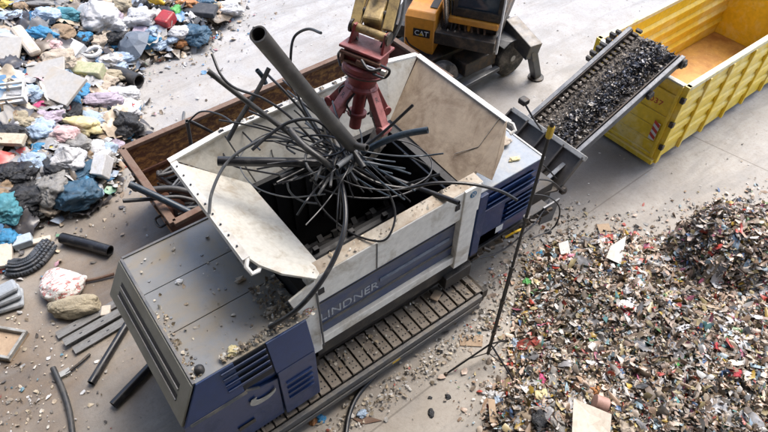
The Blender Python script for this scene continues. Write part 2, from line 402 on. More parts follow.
# ------------------------------------------------------------------ shredded pile, lower right
pile_poly = [at(512, 345), at(519, 300), at(528, 262), at(560, 243), at(606, 234), at(650, 240), at(690, 232), at(715, 215), at(768, 205), at(900, 240), at(900, 500), at(640, 560), at(500, 480), at(486, 420), at(492, 392), at(513, 378)]
psd = poly_sd(pile_poly)
mc_ = Vector((9.3, 1.75, 0))
def pile_h(x, y):
    d = psd(x, y)
    h = 0 if d < 0 else .68*(1-math.exp(-d/1.2))
    if d > 0: h += min(1, d/.6)*(.13*nz2(x, y, .9)+.05*nz2(x, y, 2.7, 3))
    r = math.hypot(x-mc_.x, (y-mc_.y)*1.1)*(1+.12*nz2(x, y, 1.3, 4)); h = max(h, 1.2*(1-(r/1.12)**2.8)**.65) if r < 1.12 else h
    return max(0, h)
def height_sheet(name, hf, poly, step, m):
    xs = [p[0] for p in poly]; ys = [p[1] for p in poly]
    x0, x1, y0, y1 = min(xs)-.2, max(xs)+.2, min(ys)-.2, max(ys)+.2
    nx, ny = int((x1-x0)/step)+1, int((y1-y0)/step)+1; vs = []; fs = []
    for j in range(ny+1):
        for i in range(nx+1):
            x, y = x0+i*step, y0+j*step; h = hf(x, y); vs.append((x, y, h-.05 if h > 0 else -.08))
    for j in range(ny):
        for i in range(nx):
            a = j*(nx+1)+i; q = (a, a+1, a+nx+2, a+nx+1)
            if max(vs[k][2] for k in q) > -.07: fs.append(q)
    b = MB(); b.v = [Vector(v) for v in vs]; b.f = fs; b.m = [0]*len(fs)
    return b.build(name, m, smooth=True, origin=(0, 0, 0))
M_pbase = mat('fine_waste', (.10, .085, .065), .9, 0, (.05, .042, .033), .6, 8, bump=1.0, bscale=12)
shp = [p for p in pile_poly]
base = height_sheet('shredded_pile', pile_h, shp, .12, M_pbase)
tag(base, 'dark fine waste showing between the shredded scraps of the big pile', 'waste pile', kind='stuff')
WC = [(.42, .35, .28), (.31, .21, .14), (.60, .575, .54), (.12, .085, .055), (.04, .04, .04), (.38, .31, .16), (.5, .06, .04), (.10, .18, .34), (.14, .30, .12), (.30, .42, .48), (.33, .33, .32), (.60, .46, .37), (.50, .33, .05), (.10, .28, .28), (.42, .12, .2)]
WW = [18, 17, 15, 14, 4, 9, 2.4, 1.6, 1.1, 3.5, 4, 15, 2.0, 1.1, 1.2]
def scatter(hf, box, n, rng, cond=None, lift=(-.02, .05)):
    out = []
    while len(out) < n:
        x = rng.uniform(box[0], box[1]); y = rng.uniform(box[2], box[3])
        if cond and not cond(x, y): continue
        h = hf(x, y); out.append((x, y, max(.012, h+rng.uniform(*lift))))
    return np.array(out)
rng = random.Random(3)
px0, px1 = 3.7, 13.6
def vis(x, y):
    """inside the part of the floor the camera can see, with a margin"""
    p = Vector((x, y, -CAMH+.4)); d = p.dot(Vector(RF)); u = p.dot(Vector(RX))/d*FPX; v = p.dot(Vector(RD))/d*FPX
    return -470 < u < 520 and -290 < v < 340
P = scatter(pile_h, (px0, px1, -1.2, 4.6), 37000, rng, lambda x, y: psd(x, y) > -.05 and vis(x, y), (-.05, .05))
tag(flakes('pile_scraps', P, (.03, .17), WC, WW, M_flakeg, .75, 5, elong=2.2), 'big pile of mixed shredded scraps in many colours', 'waste pile', kind='stuff')
P = scatter(pile_h, (px0, px1, -1.2, 4.6), 35000, rng, lambda x, y: psd(x, y) > -.05 and vis(x, y), (-.05, .03))
tag(flakes('pile_lumps', P, (.03, .10), WC, WW, M_flake, .8, 55, elong=1.3, chunk=True), 'pale and brown shredded lumps mixed through the big pile', 'waste pile', kind='stuff')
P = scatter(lambda x, y: 0.0, (px0-.3, px1, -1, 5.2), 1300, rng, lambda x, y: -rng.random()**2.5*.9 < psd(x, y) <= 0.05 and vis(x, y), (.01, .04))
tag(flakes('pile_edge_scraps', P, (.03, .12), WC, WW, M_flake, .3, 6), 'loose shredded scraps strewn round the foot of the pile', 'scraps', kind='stuff')

def film(name, hf, box, n, cond, size, cols, weights, m, seed, lift=.03, aspect=1.0):
    """crumpled film sheets draped over a height field, one mesh"""
    r = random.Random(seed); V = []; T = []; CC = []; K = 9
    tot = sum(weights)
    for i in range(n):
        for _ in range(80):
            x, y = r.uniform(box[0], box[1]), r.uniform(box[2], box[3])
            if cond(x, y): break
        L = size[0]+(size[1]-size[0])*r.random()**1.6; W = L*r.uniform(.35, 1)*aspect; a = r.uniform(0, 6.3); ca_, sa_ = math.cos(a), math.sin(a)
        u = r.random()*tot; j = 0
        while u > weights[j]: u -= weights[j]; j += 1
        c = cols[j]; br = r.uniform(.75, 1.15); o = len(V); tx, ty = r.uniform(-.5, .5), r.uniform(-.5, .5)
        for p in range(K):
            for q in range(K):
                s_, t_ = p/(K-1)*2-1, q/(K-1)*2-1
                ed = 1-.25*abs(noise.noise(Vector((s_*2+i, t_*2, 4))))-.22*(abs(s_)*abs(t_))
                lx, ly = s_*L/2*ed, t_*W/2*ed
                n1 = noise.noise(Vector((lx*4+i*3.3, ly*4, i))); n2 = 1-abs(noise.noise(Vector((lx*11+i, ly*11, 2.2*i))))*2
                X_, Y_ = x+lx*ca_-ly*sa_, y+lx*sa_+ly*ca_
                V.append((X_, Y_, max(.01, hf(X_, Y_)+lift+L*(.30*n1+.13*n2)*.6+tx*lx*.6+ty*ly*.6))); k_ = br*(1+.25*n2*.4); CC.append((min(.9, c[0]*k_), min(.9, c[1]*k_), min(.9, c[2]*k_), 1))
        for p in range(K-1):
            for q in range(K-1): T.append((o+p*K+q, o+p*K+q+1, o+(p+1)*K+q+1, o+(p+1)*K+q))
    me = bpy.data.meshes.new(name); me.from_pydata(V, [], T); at_ = me.color_attributes.new('Col', 'FLOAT_COLOR', 'POINT'); at_.data.foreach_set('color', np.array(CC, np.float32).ravel())
    me.materials.append(m); me.polygons.foreach_set('use_smooth', [True]*len(me.polygons)); me.update()
    ob = bpy.data.objects.new(name, me); COL.objects.link(ob); return ob
inpile = lambda x, y: psd(x, y) > .1 and vis(x, y)
tag(film('pile_film', pile_h, (px0, px1, -1.2, 4.6), 520, inpile, (.12, .42), [(.55, .55, .56), (.22, .22, .23), (.35, .28, .2), (.06, .06, .06), (.25, .35, .45), (.45, .1, .08)], [8, 8, 6, 5, 2, 1], M_flakeg, 77, .02, .6), 'crumpled grey and pale film strips mixed into the shredded pile', 'plastic film', kind='stuff')
# ------------------------------------------------------------------ floor litter
tr = MB()
def line_near(x, y, a, b):
    ex, ey = b[0]-a[0], b[1]-a[1]; t = max(0, min(1, ((x-a[0])*ex+(y-a[1])*ey)/(ex*ex+ey*ey)))
    return math.hypot(x-a[0]-ex*t, y-a[1]-ey*t)
LC = [(.58, .55, .5), (.45, .38, .29), (.3, .24, .17), (.10, .09, .08), (.66, .66, .66), (.4, .1, .07), (.12, .3, .4), (.5, .42, .3)]
LW = [12, 12, 10, 8, 7, .8, .8, 8]
tA, tB = (1.0, 3.35), (5.3, 3.45)
P1 = scatter(lambda x, y: 0.0, (-.3, 8, 2.4, 5), 800, rng, lambda x, y: rng.random() < math.exp(-(line_near(x, y, tA, tB)/.2)**2), (.01, .05))
P2 = scatter(lambda x, y: 0.0, (5, 9.5, 2.6, 5.2), 450, rng, lambda x, y: rng.random() < math.exp(-(line_near(x, y, (5.3, 3.8), (8.0, 4.3))/.45)**2), (.008, .03))
P3 = scatter(lambda x, y: 0.0, (-5, 1.5, 3, 9.8), 600, rng, lambda x, y: rng.random() < math.exp(-(line_near(x, y, (-1.9, 6.0), (-1.9, 7.6))/.8)**2) or rng.random() < .015, (.008, .03))
P4 = scatter(lambda x, y: 0.0, (-4, 18, 0, 19), 1600, rng, vis, (.006, .015))
tag(flakes('floor_litter', np.concatenate([P1, P2, P3]), (.02, .09), LC, LW, M_flake, .3, 8), 'crumbs and torn scraps lying on the floor round the machine', 'litter', kind='stuff')
tag(flakes('floor_specks', P4, (.012, .055), LC, [8, 8, 10, 14, 6, .5, .5, 6], M_flake, .2, 9), 'small specks and chips scattered over the concrete', 'litter', kind='stuff')
#@@PART2
# ------------------------------------------------------------------ the shredder
S = thing('shredder', (3.3, 5.1, 0), 'long navy and white industrial shredder on tracks with an open hopper, filling the middle', 'shredder')
# left cabinet -------------------------------------------------
LX0, LX1, LY0, LY1, LZ = .30, 1.80, 3.90, 6.18, 2.40
YF = 3.80
b = MB(); b.box(.02, 1.80, YF+.03, LY1, .62, 1.86); b.add([(LX0, LY0, LZ-.02), (1.8, LY0, LZ-.02), (1.8, LY1, LZ-.02), (LX0, LY1, LZ-.02), (.02, YF+.03, 1.86), (1.8, YF+.03, 1.86), (1.8, LY1, 1.86), (.02, LY1, 1.86)], [(0, 1, 2, 3), (0, 4, 5, 1), (1, 5, 6, 2), (2, 6, 7, 3), (3, 7, 4, 0)])
cabL = b.build('drive_cabinet', M_blue, S, bevel=.015)
b = MB()
for (y0, y1) in ((3.9, 4.68), (4.69, 5.43), (5.44, 6.18)): b.box(LX0, 1.84, y0, y1, LZ-.015, LZ+.015)
b.build('roof_plate', M_olive, cabL, bevel=.006)
b = MB()   # rolled edge of the roof and grab rail
b.box(LX0-.03, LX0+.01, LY0, LY1, LZ-.02, LZ+.03); b.box(LX0, 2.1, LY1-.02, LY1+.02, LZ-.03, LZ+.035)
b.build('roof_edge', M_frame, cabL, bevel=.006)
# sloping end hood with grooves
def endp(s, t, o=0.0):  # s 0..1 along y, t 0..1 down the slope
    a = Vector((LX0-.03, LY0+(LY1-LY0)*s, LZ)); c = Vector((-.03, YF+(LY1-YF)*s, 1.86)); n = Vector((-.85, 0, .5)).normalized()
    return a.lerp(c, t)+n*o
b = MB(); b.slab([endp(0, 0, .02), endp(1, 0, .02), endp(1, 1, .02), endp(0, 1, .02)], .03)
h = b.build('end_hood', M_olive2, cabL, bevel=.006)
b = MB(); b.box(-.02, .02, YF, LY1, .7, 1.85); b.build('end_panel', M_olive2, cabL, bevel=.01)
for (t0, t1) in ((.30, .42), (.56, .68)):
    b = MB(); b.slab([endp(.10, t0, .024), endp(.90, t0, .024), endp(.90, t1, .024), endp(.10, t1, .024)], .008); b.build('groove', M_slot, h)
    b = MB(); b.slab([endp(.10, t1, .036), endp(.90, t1, .036), endp(.90, t1+.03, .030), endp(.10, t1+.03, .030)], .02); b.build('groove_lip', M_frame, h)
# front: upper band leaning out, crease, lower panel
def fb(x, t, o=0.0):   # upper band point, t 0 top 1 crease
    a = Vector((x, LY0, LZ+.01)); c = Vector((x, YF-.03, 1.86)); return a.lerp(c, t)+Vector((0, -.97, .2))*o
b = MB(); b.slab([fb(LX0, 0, .02), fb(-.03, 1, .02), fb(.78, 1, .02), fb(.78, 0, .02)], .03)
b.build('upper_fascia', M_blue, cabL, bevel=.01); b = MB(); b.slab([fb(1.22, 0, .03), fb(1.22, 1.0, .03), fb(1.8, 1.0, .03), fb(1.8, 0, .03)], .05)
b.build('upper_fascia', M_blue, cabL, bevel=.01)
b = MB(); b.slab([fb(.05, .96, .03), fb(.05, 1.04, .035), fb(.8, 1.04, .035), fb(.8, .96, .03)], .02)
b.slab([(.8, YF-.04, 1.84), (.8, YF-.04, 1.88), (.98, YF-.02, 1.72), (.98, YF-.02, 1.68)][::-1], .02)
b.build('crease_strip', M_frame, cabL)
b = MB()
for i in range(4):
    t = .10+i*.19; b.slab([fb(.60, t, .045), fb(.60, t+.12, .012), fb(1.20, t+.12, .012), fb(1.20, t, .045)], .012)
v = b.build('vent_louvres', M_blue, cabL)
b = MB(); b.slab([fb(.55, .02, .006), fb(.55, .95, .006), fb(1.22, .95, .006), fb(1.22, .02, .006)], .01); b.build('vent_recess', M_slot, v)
b = MB(); b.slab([(-.03, YF-.02, 1.84), (-.03, YF-.02, .66), (1.22, YF-.02, .66), (1.24, YF-.02, 1.66), (.98, YF-.02, 1.70), (.8, YF-.02, 1.84)], .05)
b.slab([(1.24, YF-.058, 1.85), (1.24, YF-.058, .66), (1.80, YF-.058, .66), (1.80, YF-.058, 1.85)], .07)
b.build('lower_fascia', M_blue, cabL, bevel=.012)
b = MB()
for z in (1.42, 1.28, 1.14, 1.0): b.box(1.34, 1.70, YF-.064, YF-.05, z, z+.05)
b.build('side_vent', M_slot, cabL)
b = MB()
for z in (1.47, 1.33, 1.19, 1.05): b.box(1.32, 1.72, YF-.085, YF-.035, z+.005, z+.03)
b.build('side_louvre', M_blue, cabL)
b = MB(); pts = []
for i in range(15):   # crescent emblem
    a = rad(150+i*15); pts.append((.98+.19*math.cos(a), 1.50+.13*math.sin(a)))
for i in range(15):
    a = rad(360-i*15); pts.append((1.02+.14*math.cos(a), 1.535+.08*math.sin(a)))
for i in range(14):
    (xa, za), (xb, zb), (xc, zc_), (xd_, zd) = pts[i], pts[i+1], pts[28-i], pts[29-i]
    b.slab([(xa, YF-.05, za), (xb, YF-.05, zb), (xc, YF-.05, zc_), (xd_, YF-.05, zd)], .012)
b.build('crescent_emblem', M_band, cabL)
b = MB(); b.box(.55, .8, YF-.05, YF-.03, .98, 1.06); b.build('door_latch', M_dark, cabL, bevel=.01)
b = MB(); b.lathe((.42, 4.02, LZ+.015), (0, 0, 1), [(0, .06), (.05, .06), (.075, .045), (.085, .02)]); b.build('filler_cap', M_dark, cabL, smooth=True)
b = MB()
for y in (4.2, 4.9, 5.6): 
    for x in (.45, 1.2): b.cyl((x, y, LZ+.015), (x, y, LZ+.027), .018, n=8)
b.build('roof_bolts', M_greysteel, cabL)
# centre body ---------------------------------------------------
BX0, BX1, BY0, BY1, BZ = 1.83, 4.78, 4.02, 6.10, 2.80
hop = None
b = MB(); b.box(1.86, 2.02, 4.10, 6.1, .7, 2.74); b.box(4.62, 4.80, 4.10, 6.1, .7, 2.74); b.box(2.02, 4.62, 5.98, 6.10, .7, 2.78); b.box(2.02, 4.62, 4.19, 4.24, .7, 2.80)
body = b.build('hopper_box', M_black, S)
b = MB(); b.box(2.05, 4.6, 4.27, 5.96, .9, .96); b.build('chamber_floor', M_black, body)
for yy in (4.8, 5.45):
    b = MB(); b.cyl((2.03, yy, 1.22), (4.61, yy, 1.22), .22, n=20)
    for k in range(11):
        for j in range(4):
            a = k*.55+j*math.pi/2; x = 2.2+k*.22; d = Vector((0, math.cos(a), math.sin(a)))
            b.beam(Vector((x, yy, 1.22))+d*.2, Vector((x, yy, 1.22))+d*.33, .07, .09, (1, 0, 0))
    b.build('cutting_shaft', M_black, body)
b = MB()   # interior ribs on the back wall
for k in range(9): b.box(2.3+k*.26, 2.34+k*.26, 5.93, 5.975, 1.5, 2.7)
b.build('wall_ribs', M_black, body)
b = MB(); b.add([(1.98, 4.02, 2.93), (4.88, 4.02, 2.96), (4.88, 4.02, 2.38), (1.98, 4.02, 2.38), (1.98, 4.22, 2.95), (4.88, 4.22, 2.98), (4.88, 4.22, 2.34), (1.98, 4.22, 2.34)],
       [(0, 3, 2, 1), (0, 1, 5, 4), (4, 5, 6, 7), (2, 3, 7, 6), (0, 4, 7, 3), (1, 2, 6, 5)])
beam = b.build('front_beam', M_white, S, bevel=.012)
b = MB(); b.slab([(2.0, 4.03, 2.938), (4.87, 4.03, 2.968), (4.87, 4.222, 2.988), (2.0, 4.222, 2.958)], .005); b.build('beam_top_dirt', M_rail, beam)
b = MB()
b.box(3.0, 3.012, 4.008, 4.018, 2.39, 2.93)
b.build('beam_seam', M_frame, beam)
b = MB()
b.box(2.08, 2.17, 4.003, 4.018, 2.56, 2.66); b.build('lift_slot', M_slot, beam)
b = MB(); b.box(4.38, 4.46, 4.003, 4.018, 2.66, 2.76); b.build('lift_slot', M_slot, beam)
# side panel with lettering
b = MB(); b.box(2.0, 4.52, 4.10, 4.16, 1.50, 2.40); pan = b.build('side_panel', M_blueside, S)
b = MB(); b.box(2.05, 4.5, 4.075, 4.099, 1.71, 1.74); b.box(2.05, 4.5, 4.085, 4.099, 2.22, 2.235); b.build('panel_bead', M_frame, pan)
b = MB(); b.box(3.12, 4.42, 4.085, 4.099, 1.92, 1.99); b.build('pale_strip', M_txtb, pan)
text('LINDNER', .24, (2.12, 4.097, 1.80), (1, 0, 0), (0, 0, 1), 'lettering', mat('faded_lettering', (.40, .43, .47), .5, 0, (.1, .13, .2), .5, 9, bump=0), pan, width=.98)
b = MB(); b.box(2.0, 4.62, 4.03, 4.14, 1.33, 1.50); b.build('lower_rail', M_white, S, bevel=.01)
b = MB(); b.add([(1.66, 3.985, 2.80), (2.04, 3.985, 2.93), (2.04, 3.985, 1.30), (1.85, 3.985, 1.30), (1.84, 3.985, 1.9), (1.83, 3.985, 2.25), (1.74, 3.985, 2.48),
                 (1.66, 4.015, 2.80), (2.04, 4.015, 2.93), (2.04, 4.015, 1.30), (1.85, 4.015, 1.30), (1.84, 4.015, 1.9), (1.83, 4.015, 2.25), (1.74, 4.015, 2.48)],
                [(0, 6, 5, 4, 3, 2, 1), (7, 8, 9, 10, 11, 12, 13), (0, 1, 8, 7), (1, 2, 9, 8), (2, 3, 10, 9), (3, 4, 11, 10), (4, 5, 12, 11), (5, 6, 13, 12), (6, 0, 7, 13)])
lp = b.build('end_post', M_white, S, bevel=.006)
b = MB(); b.lathe((1.88, 3.984, 2.40), (0, -1, 0), [(0, .07), (.004, .07)]); st = b.build('warning_sticker', M_txtw, lp)
b = MB()
for i in range(24):
    a, c = 2*math.pi*i/24, 2*math.pi*(i+1)/24; p = lambda r, q: (1.88+r*math.cos(q), 3.978, 2.40+r*math.sin(q))
    b.add([p(.055, a), p(.07, a), p(.07, c), p(.055, c)], [(0, 1, 2, 3)])
b.beam((1.835, 3.977, 2.445), (1.925, 3.977, 2.355), .004, .014, (1, 0, 1)); b.build('sticker_ring', M_txtr, st)
b = MB(); b.tube([(2.035, 3.965, 2.72), (2.04, 3.955, 2.2), (2.05, 3.955, 1.45)], .016, 8); b.build('drain_pipe', M_greysteel, lp, smooth=True)
b = MB(); b.box(4.52, 4.82, 3.995, 4.2, 1.22, 2.965); rp = b.build('end_post', M_white, S, bevel=.012)
b = MB(); b.lathe((4.68, 3.993, 2.84), (0, -1, 0), [(0, .06), (.004, .06)]); sk = b.build('round_sticker', mat('blue_sticker', (.03, .16, .3), .4, bump=0), rp)
b = MB(); b.beam((4.66, 3.987, 2.80), (4.66, 3.987, 2.88), .004, .012, (1, 0, 0)); b.beam((4.70, 3.987, 2.80), (4.70, 3.987, 2.88), .004, .012, (1, 0, 0)); b.beam((4.66, 3.987, 2.85), (4.70, 3.987, 2.83), .004, .012, (0, 0, 1)); b.build('sticker_mark', M_txtw, sk)
# hopper wings --------------------------------------------------
WZ = 3.42
def plate(name, pts, m, t=.03, parent=None, bev=.004): 
    q = MB(); q.slab(pts, t); return q.build(name, m, parent or S, bevel=bev)
lw = plate('left_wing', [(1.44, 6.38, WZ), (1.43, 4.42, WZ), (1.50, 4.28, 3.36), (1.70, 4.12, 3.20), (2.06, 3.97, 2.975), (2.24, 4.12, 2.90), (2.26, 6.08, 2.80)], M_whitew, .03)
b = MB(); b.slab([(1.36, 6.42, WZ), (1.36, 4.40, WZ), (1.45, 4.40, WZ+.012), (1.45, 6.42, WZ+.012)], .02); b.slab([(1.36, 6.42, WZ+.005), (1.355, 6.42, WZ-.10), (1.355, 4.4, WZ-.10), (1.36, 4.4, WZ+.005)], .012); fl = b.build('wing_flange', M_white, lw)
b = MB()
for i in range(9):
    y = 4.62+i*.21; b = MB(); b.cyl((1.405, y, WZ+.006), (1.405, y, WZ+.018), .014, n=8); b.build('bolt_hole', M_slot, lw)
b = MB(); b.tube([(1.43, 4.42, WZ-.02), (1.36, 4.33, WZ-.05), (1.38, 4.24, WZ-.1), (1.47, 4.26, WZ-.13), (1.52, 4.3, WZ-.12)], .028, 8); b.build('lifting_eye', M_white, lw, smooth=True)
bw = plate('back_wing', [(1.44, 6.42, WZ), (2.15, 6.40, 3.55), (4.95, 6.42, 3.56), (5.62, 6.47, WZ), (4.78, 6.06, 2.78), (2.26, 6.06, 2.78)][::-1], M_whitew, .03)
b = MB(); tp = [(1.36, 6.44, WZ), (2.15, 6.42, 3.56), (4.95, 6.44, 3.57), (5.66, 6.49, WZ)]
for p, q in zip(tp[:-1], tp[1:]):
    p, q = Vector(p), Vector(q); b.slab([p+Vector((0, -.02, .012)), q+Vector((0, -.02, .012)), q+Vector((0, .09, .0)), p+Vector((0, .09, .0))], .025)
b.build('back_flange', M_white, bw)
b = MB()
for i in range(13):
    t = .2+i*.235; p = Vector(tp[1]).lerp(Vector(tp[2]), min(1, i/12)); b = MB(); b.box(p.x-.035, p.x+.035, p.y+.01, p.y+.055, p.z+.006, p.z+.014); b.build('slotted_hole', M_slot, bw)
b = MB(); b.slab([(2.15, 6.38, 3.53), (2.17, 6.37, 3.53), (2.35, 6.05, 2.8), (2.33, 6.06, 2.8)], .01); b.build('fold_line', M_frame, bw)
b = MB(); b.slab([(5.63, 4.42, WZ), (4.74, 4.20, 2.75), (4.78, 6.08, 2.78), (5.63, 6.45, WZ)][::-1], .03); b.slab([(5.63, 4.42, WZ), (4.95, 4.26, 2.93), (4.97, 3.95, 2.985)][::-1], .03); b.slab([(5.63, 4.42, WZ), (4.97, 3.95, 2.985), (5.33, 4.14, 3.22)][::-1], .03)
rw = b.build('right_wing', M_brownw, S)
b = MB(); b.slab([(5.60, 6.50, WZ+.012), (5.60, 4.40, WZ+.012), (5.70, 4.40, WZ), (5.70, 6.50, WZ)], .02); b.slab([(5.70, 6.5, WZ+.002), (5.70, 4.4, WZ+.002), (5.705, 4.4, WZ-.1), (5.705, 6.5, WZ-.1)], .012)
b.build('wing_flange', M_white, rw)
b = MB(); b.tube([(5.63, 4.42, WZ), (5.68, 4.35, WZ-.03), (5.66, 4.27, WZ-.08), (5.58, 4.28, WZ-.12)], .028, 8); b.build('lifting_eye', M_white, rw, smooth=True)
b = MB(); b.tube([(5.61, 4.55, 3.415), (5.2, 4.5, 3.10), (4.95, 4.72, 2.935)], .007, 5); b.build('weld_seam', M_claw, rw)
# right cabinet --------------------------------------------------
RX0, RX1, RY0, RZ = 4.92, 6.28, 4.10, 2.58
b = MB(); b.prism([(RX0, 1.25), (RX1+.1, 1.25), (RX1+.1, 2.3), (RX1, RZ), (RX0, RZ)], RY0+.04, 6.1, 'y'); cabR = b.build('engine_cabinet', M_blue, S, bevel=.012)
b = MB(); b.box(4.6, RX1+.02, RY0, 6.12, RZ+.002, RZ+.03); b.build('roof_plate', M_bluetop, cabR, bevel=.008)
b = MB(); b.box(RX1-.0, RX1+.03, RY0-.02, 6.12, RZ-.02, RZ+.045); b.build('roof_edge', M_white, cabR, bevel=.005)
b = MB(); b.box(RX0, RX0+.16, RY0-.06, RY0+.04, 1.2, RZ); b.box(RX0+.17, 5.60, RY0, RY0+.04, 1.25, 2.02)
b.box(RX0+.17, RX1+.04, RY0-.02, RY0+.02, 2.04, 2.12); b.box(RX0+.17, RX1, RY0, RY0+.04, 2.46, RZ); b.box(RX0+.17, RX1+.06, RY0, RY0+.04, 1.25, 1.5)
b.build('door_panel', M_blue, cabR, bevel=.008)
for (x0, x1, z) in ((5.15, 6.15, 2.38), (5.15, 6.20, 2.20), (5.65, 6.28, 1.92), (5.65, 6.28, 1.80), (5.65, 6.28, 1.68), (5.65, 6.28, 1.56)):
    b = MB(); b.slab([(x0, RY0-.03, z+.05), (x0, RY0+.035, z-.02), (x1, RY0+.035, z-.02), (x1, RY0-.03, z+.05)], .015)
    l = b.build('louvre', M_blue, cabR)
    b = MB(); b.box(x1-.12, x1, RY0+.03, RY0+.036, z-.03, z+.03); b.build('louvre_slot', M_slot, l)
b = MB(); b.box(5.50, 5.66, RY0-.012, RY0-.003, 1.34, 1.48); b.build('data_plate', M_txtw, cabR)
# under-frame and running gear
b = MB(); b.box(.5, 6.7, 4.35, 5.95, .45, 1.0); b.box(1.85, 4.9, 4.1, 4.3, .95, 1.45); b.box(4.9, 6.9, 4.12, 4.3, .95, 1.12); b.box(4.4, 4.95, 4.0, 4.3, .75, 1.02); b.box(6.4, 7.3, 4.4, 5.6, .8, 1.25)
b.build('chassis', M_dark, S, bevel=.01)
b = MB()
for k in range(14):
    x = 5.0+k*.14; b.beam((x, 4.09, 1.0+.05*(k % 3)), (x+.1, 4.02+.03*(k % 2), 1.12-.04*(k % 4)), .05, .06)
b.build('pump_fittings', M_gdark, S, bevel=.008)
b = MB(); b.tube(spline([(5.75, 4.05, 1.10), (5.95, 3.98, 1.2), (6.1, 4.0, 1.12), (6.0, 3.99, 1.15)]), .02, 8); b.build('hydraulic_hose', M_yel, S, smooth=True)
for pts in ([(5.0, 4.05, 1.05), (5.6, 3.95, .95), (6.4, 4.0, 1.05), (7.0, 4.2, 1.1)], [(6.5, 4.3, 1.5), (6.8, 4.1, 1.4), (7.0, 3.95, 1.1), (6.9, 3.9, .7), (6.3, 3.95, .75)], [(6.4, 4.6, 1.6), (6.9, 4.3, 1.6), (7.3, 4.15, 1.2)], [(6.5, 4.8, 1.7), (6.95, 4.6, 1.75), (7.35, 4.4, 1.3)]):
    b = MB(); b.tube(spline(pts), .014, 7); b.build('hydraulic_hose', M_cable, S, smooth=True)
b = MB(); b.slab([(6.75, 4.1, 1.15), (6.75, 4.1, .7), (7.15, 4.12, .55), (7.2, 4.12, 1.1)], .03); b.build('guard_plate', M_greysteel, S)
# tracks
def track(parent_name, yo, yi, x0, x1):
    fr = MB(); fr.box(x0+.1, x1-.1, yo+.03, yi-.03, .1, .40); fr.box(x0+.12, x1-.15, yo-.03, yo+.045, .36, .50); fr.box(x0+.2, x1-.2, yo-.045, yo-.01, .22, .33)
    f = fr.build('track', M_frame, S, bevel=.012)
    path = []; R = .27; zc = .27
    n = 44; L = x1-x0-2*R; per = 2*L+2*math.pi*R; k = 0; pitch_ = .188; m = int(per/pitch_)
    for i in range(m):
        s = i*per/m
        if s < L: p = Vector((x0+R+s, 0, zc+R)); a = 0
        elif s < L+math.pi*R: q = (s-L)/R; p = Vector((x1-R+R*math.sin(q), 0, zc+R*math.cos(q))); a = -q
        elif s < 2*L+math.pi*R: p = Vector((x1-R-(s-L-math.pi*R), 0, zc-R)); a = math.pi
        else: q = (s-2*L-math.pi*R)/R; p = Vector((x0+R-R*math.sin(q), 0, zc-R*math.cos(q))); a = math.pi-q
        if p.z < .12: continue
        d = Vector((math.cos(a), 0, math.sin(a))); nn = Vector((-d.z, 0, d.x))
        b = MB(); M = Matrix.Translation(p) @ Matrix(((d.x, 0, nn.x, 0), (0, 1, 0, 0), (d.z, 0, nn.z, 0), (0, 0, 0, 1)))
        w = per/m*.44
        b.box(-w, w, yo+.05, yi, -.02, .018, M); b.box(-w, -w+.03, yo+.05, yi, .018, .045, M)
        b.mi = 1
        for (u, v) in ((-.02, .14), (.035, .14), (-.02, .24), (.035, .24), (-.02, .40), (.035, .40)):
            vs = [M @ Vector((u+.014*math.cos(t*math.pi/4), yo+v+.014*math.sin(t*math.pi/4), .0195)) for t in range(8)]
            b.add(vs, [tuple(range(8))])
        b.build('track_pad', [M_pad, M_slot], f, bevel=.004)
    return f
tk = track('near', 3.68, 4.24, -.3, 5.12)
b = MB(); b.cyl((4.86, 3.70, .30), (4.86, 4.2, .30), .2, n=18); b.box(5.02, 5.14, 3.7, 3.8, .3, .5); b.build('idler_wheel', M_gdark, tk)
b = MB(); b.box(3.05, 3.2, 3.632, 3.64, .27, .32); b.build('yellow_marker', M_yel, tk)
fr = MB(); fr.prism([(.3, .3), (.5, .05), (4.9, .05), (5.1, .3), (4.9, .52), (.5, .52)], 5.9, 6.4, 'y'); fr.build('track', M_frame, S)
# conveyor -------------------------------------------------------
c0 = Vector((8.02, 5.17, 1.38)); c1 = Vector((10.62, 5.16, 2.44))
dr = (c1-c0).normalized(); sd = Vector((0, 1, 0)); sd = (sd-dr*sd.dot(dr)).normalized(); upn = dr.cross(sd).normalized()
Lc = (c1-c0).length
def cv(a, s, h): return c0+dr*a+sd*s+upn*h
def cbox(b, a0, a1, s0, s1, h0, h1):
    vs = [cv(a, s, h) for h in (h0, h1) for s in (s0, s1) for a in (a0, a1)]
    b.add(vs, [(0, 2, 3, 1), (4, 5, 7, 6), (0, 1, 5, 4), (2, 6, 7, 3), (0, 4, 6, 2), (1, 3, 7, 5)])
b = MB()
for s in (-1, 1): cbox(b, -1.2, Lc, s*.60-.03, s*.60+.03, -.10, .10); cbox(b, -1.0, Lc+.03, s*.62-.045, s*.62+.045, .10, .13)
for k in range(5): cbox(b, -.3+k*.7, -.22+k*.7, -.6, .6, -.14, -.07)
conv = b.build('discharge_conveyor', M_greysteel, S, bevel=.01)
b = MB(); cbox(b, -1.2, Lc-.02, -.50, .50, -.05, -.02); belt = b.build('belt', M_belt, conv)
b = MB()
for s in (-1, 1): 
    cbox(b, -.2, Lc, s*.545-.012, s*.545+.012, -.03, .14)
b.build('skirt_rubber', M_gdark, conv)
b = MB()
for k in range(26): cbox(b, -.1+k*.12, -.04+k*.12, .42, .55, -.015, .05); 
b.build('cleats', M_belt, conv, bevel=.006)
b = MB(); b.cyl(cv(Lc, -.6, -.11), cv(Lc, .6, -.11), .10, n=18); b.build('head_drum', M_gdark, conv)
for s in (-.64, .64):
    b = MB(); b.lathe(cv(Lc-.02, s, -.03), sd if s > 0 else -sd, [(0, .10), (.05, .10), (.07, .05), (.09, .05)], 16); b.build('bearing_housing', M_dark, conv, smooth=True)
